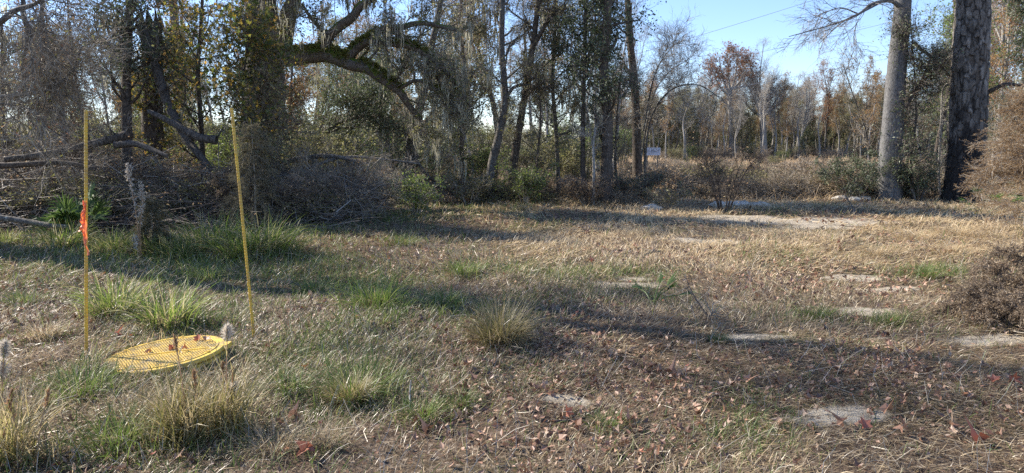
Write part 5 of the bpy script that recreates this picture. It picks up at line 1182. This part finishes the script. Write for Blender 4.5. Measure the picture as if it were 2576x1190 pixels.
for k, u, v, s, mat, lab in ((0, 2460, 1115, 1.2, 'litter_red', 'bright orange leaf standing on edge at bottom right'), (1, 2170, 1085, 1.0, 'litter_red', 'pink red leaf beside the front sand patch'), (2, 2120, 1075, 1.1, 'litter', 'curled tan leaf left of the pink red one'),
    (0, 2230, 1050, 1.0, 'litter', 'folded brown leaf above the front sand patch edge'), (1, 1425, 1045, 1.0, 'litter_red', 'dusky red leaf upright by the flat dark stick'), (2, 1450, 1080, 1.0, 'litter', 'cream brown leaf just below flat dark stick'),
    (0, 1690, 935, 1.1, 'litter', 'large tan leaf in the middle front shade'), (1, 1675, 965, .9, 'litter', 'brown leaf below the large tan one'), (2, 1620, 960, .8, 'litter', 'curled leaf left of the middle front pair'), (0, 1885, 960, .9, 'litter', 'orange brown leaf in front shade'),
    (1, 1110, 250 + 560, .8, 'litter', 'light leaf behind the big tussock'), (2, 1465, 800, .8, 'litter', 'tan leaf right of the big tussock'), (0, 1490, 665, .9, 'litter_red', 'small red leaf in the centre distance'), (1, 1330, 560, .9, 'litter_red', 'orange leaf at the far side of the clearing'),
    (2, 300, 870, .0 + 1, 'litter_red', 'orange leaf beside the left rim of manhole'), (0, 2110, 618, 1.0, 'litter_red', 'red leaf on the golden grass far right'), (1, 2500, 985, 1.0, 'litter_red', 'red leaf left of the brighter one near right edge'), (2, 2550, 985, 1.0, 'litter_red', 'scarlet leaf by the right edge'),
    (0, 740, 1050, 1.1, 'litter', 'pale leaf at front left of the flat stick'), (1, 700, 1075, 1.1, 'litter', 'rusty leaf among the front left litter'), (2, 770, 1150, 1.3, 'litter_red', 'large orange leaf at the bottom left of centre'), (0, 1075, 1075, 1.0, 'litter', 'curled leaf below the bleached stem'),
    (1, 1180, 935, 1.1, 'litter', 'grey pink curled leaf above bleached stem'), (2, 2270, 1095, 1.0, 'litter', 'starry tan leaf below the folded brown one'), (0, 1585, 1075, 1.0, 'litter', 'dark curled leaf right of tiny clover clump'), (1, 2010, 840, .8, 'litter', 'tan leaf in the right middle band'), (2, 1555, 1075, .9, 'litter_red', 'rusty red leaf beside the clover clump')):
    lone(k, u, v, s, mat, lab)
for k, (dx, dy, s, mat, lab) in enumerate(((.03, .05, .8, 'litter_red', 'rust leaf lying in the middle of the yellow manhole cover'), (.14, .25, .9, 'litter_red', 'orange leaf at the far rim of the manhole cover'), (.16, -.02, .6, 'litter_red', 'small torn leaf right of the middle one on the cover'), (-.13, .02, .6, 'litter', 'grey brown leaf left of centre on the manhole cover'), (.22, .2, .8, 'litter', 'brown leaf near the upper right rim of the cover'))):
    lone(k % 3, 0, 0, s, mat, lab, p=MC + [dx, dy, .02 + dx * .13])

# ------------------------------------------------------------------ light, sky, camera
EL, AZ = math.radians(36), math.radians(-64)
w = bpy.data.worlds.new('World'); SC.world = w; w.use_nodes = True; nt = w.node_tree
bg = nt.nodes['Background']; bg.inputs[0].default_value = (1, 1, 1, 1); sky = nt.nodes.new('ShaderNodeTexSky'); sky.sky_type = 'NISHITA'; sky.sun_disc = False; sky.sun_elevation = EL; sky.sun_rotation = AZ
sky.air_density = 1.0; sky.dust_density = .05; sky.ozone_density = 4.2; sky.altitude = 0
nt.links.new(mixc(nt, 1.0, sky.outputs[0], (1.0, .96, 1.05), 'MULTIPLY'), bg.inputs[0]); bg.inputs[1].default_value = .115
sd = bpy.data.lights.new('sun', 'SUN'); sd.energy = 5.0; sd.angle = math.radians(.5); sd.color = (1, .925, .81); so = bpy.data.objects.new('sun', sd); COL.objects.link(so)
so.rotation_euler = Vector(SUNDIR).to_track_quat('Z', 'Y').to_euler()
cd = bpy.data.cameras.new('camera'); cam = bpy.data.objects.new('camera', cd); COL.objects.link(cam); SC.camera = cam
cam.location = (0, 0, CAMZ); cam.rotation_euler = (PI / 2 - PITCH, 0, 0); cd.sensor_width = 36; cd.lens = 36 * FPX / 2576; cd.clip_end = 2000; cd.clip_start = .05
SC.view_settings.view_transform = 'Standard'; SC.view_settings.look = 'None'; SC.view_settings.exposure = 1.12; SC.view_settings.gamma = 1
SC.cycles.max_bounces = 7; SC.cycles.diffuse_bounces = 4; SC.cycles.transmission_bounces = 4; SC.cycles.glossy_bounces = 2; SC.cycles.use_denoising = False
SC.cycles.sample_clamp_indirect = 6
print('script', time.time() - T0, 'verts', sum(len(m.vertices) for m in bpy.data.meshes))
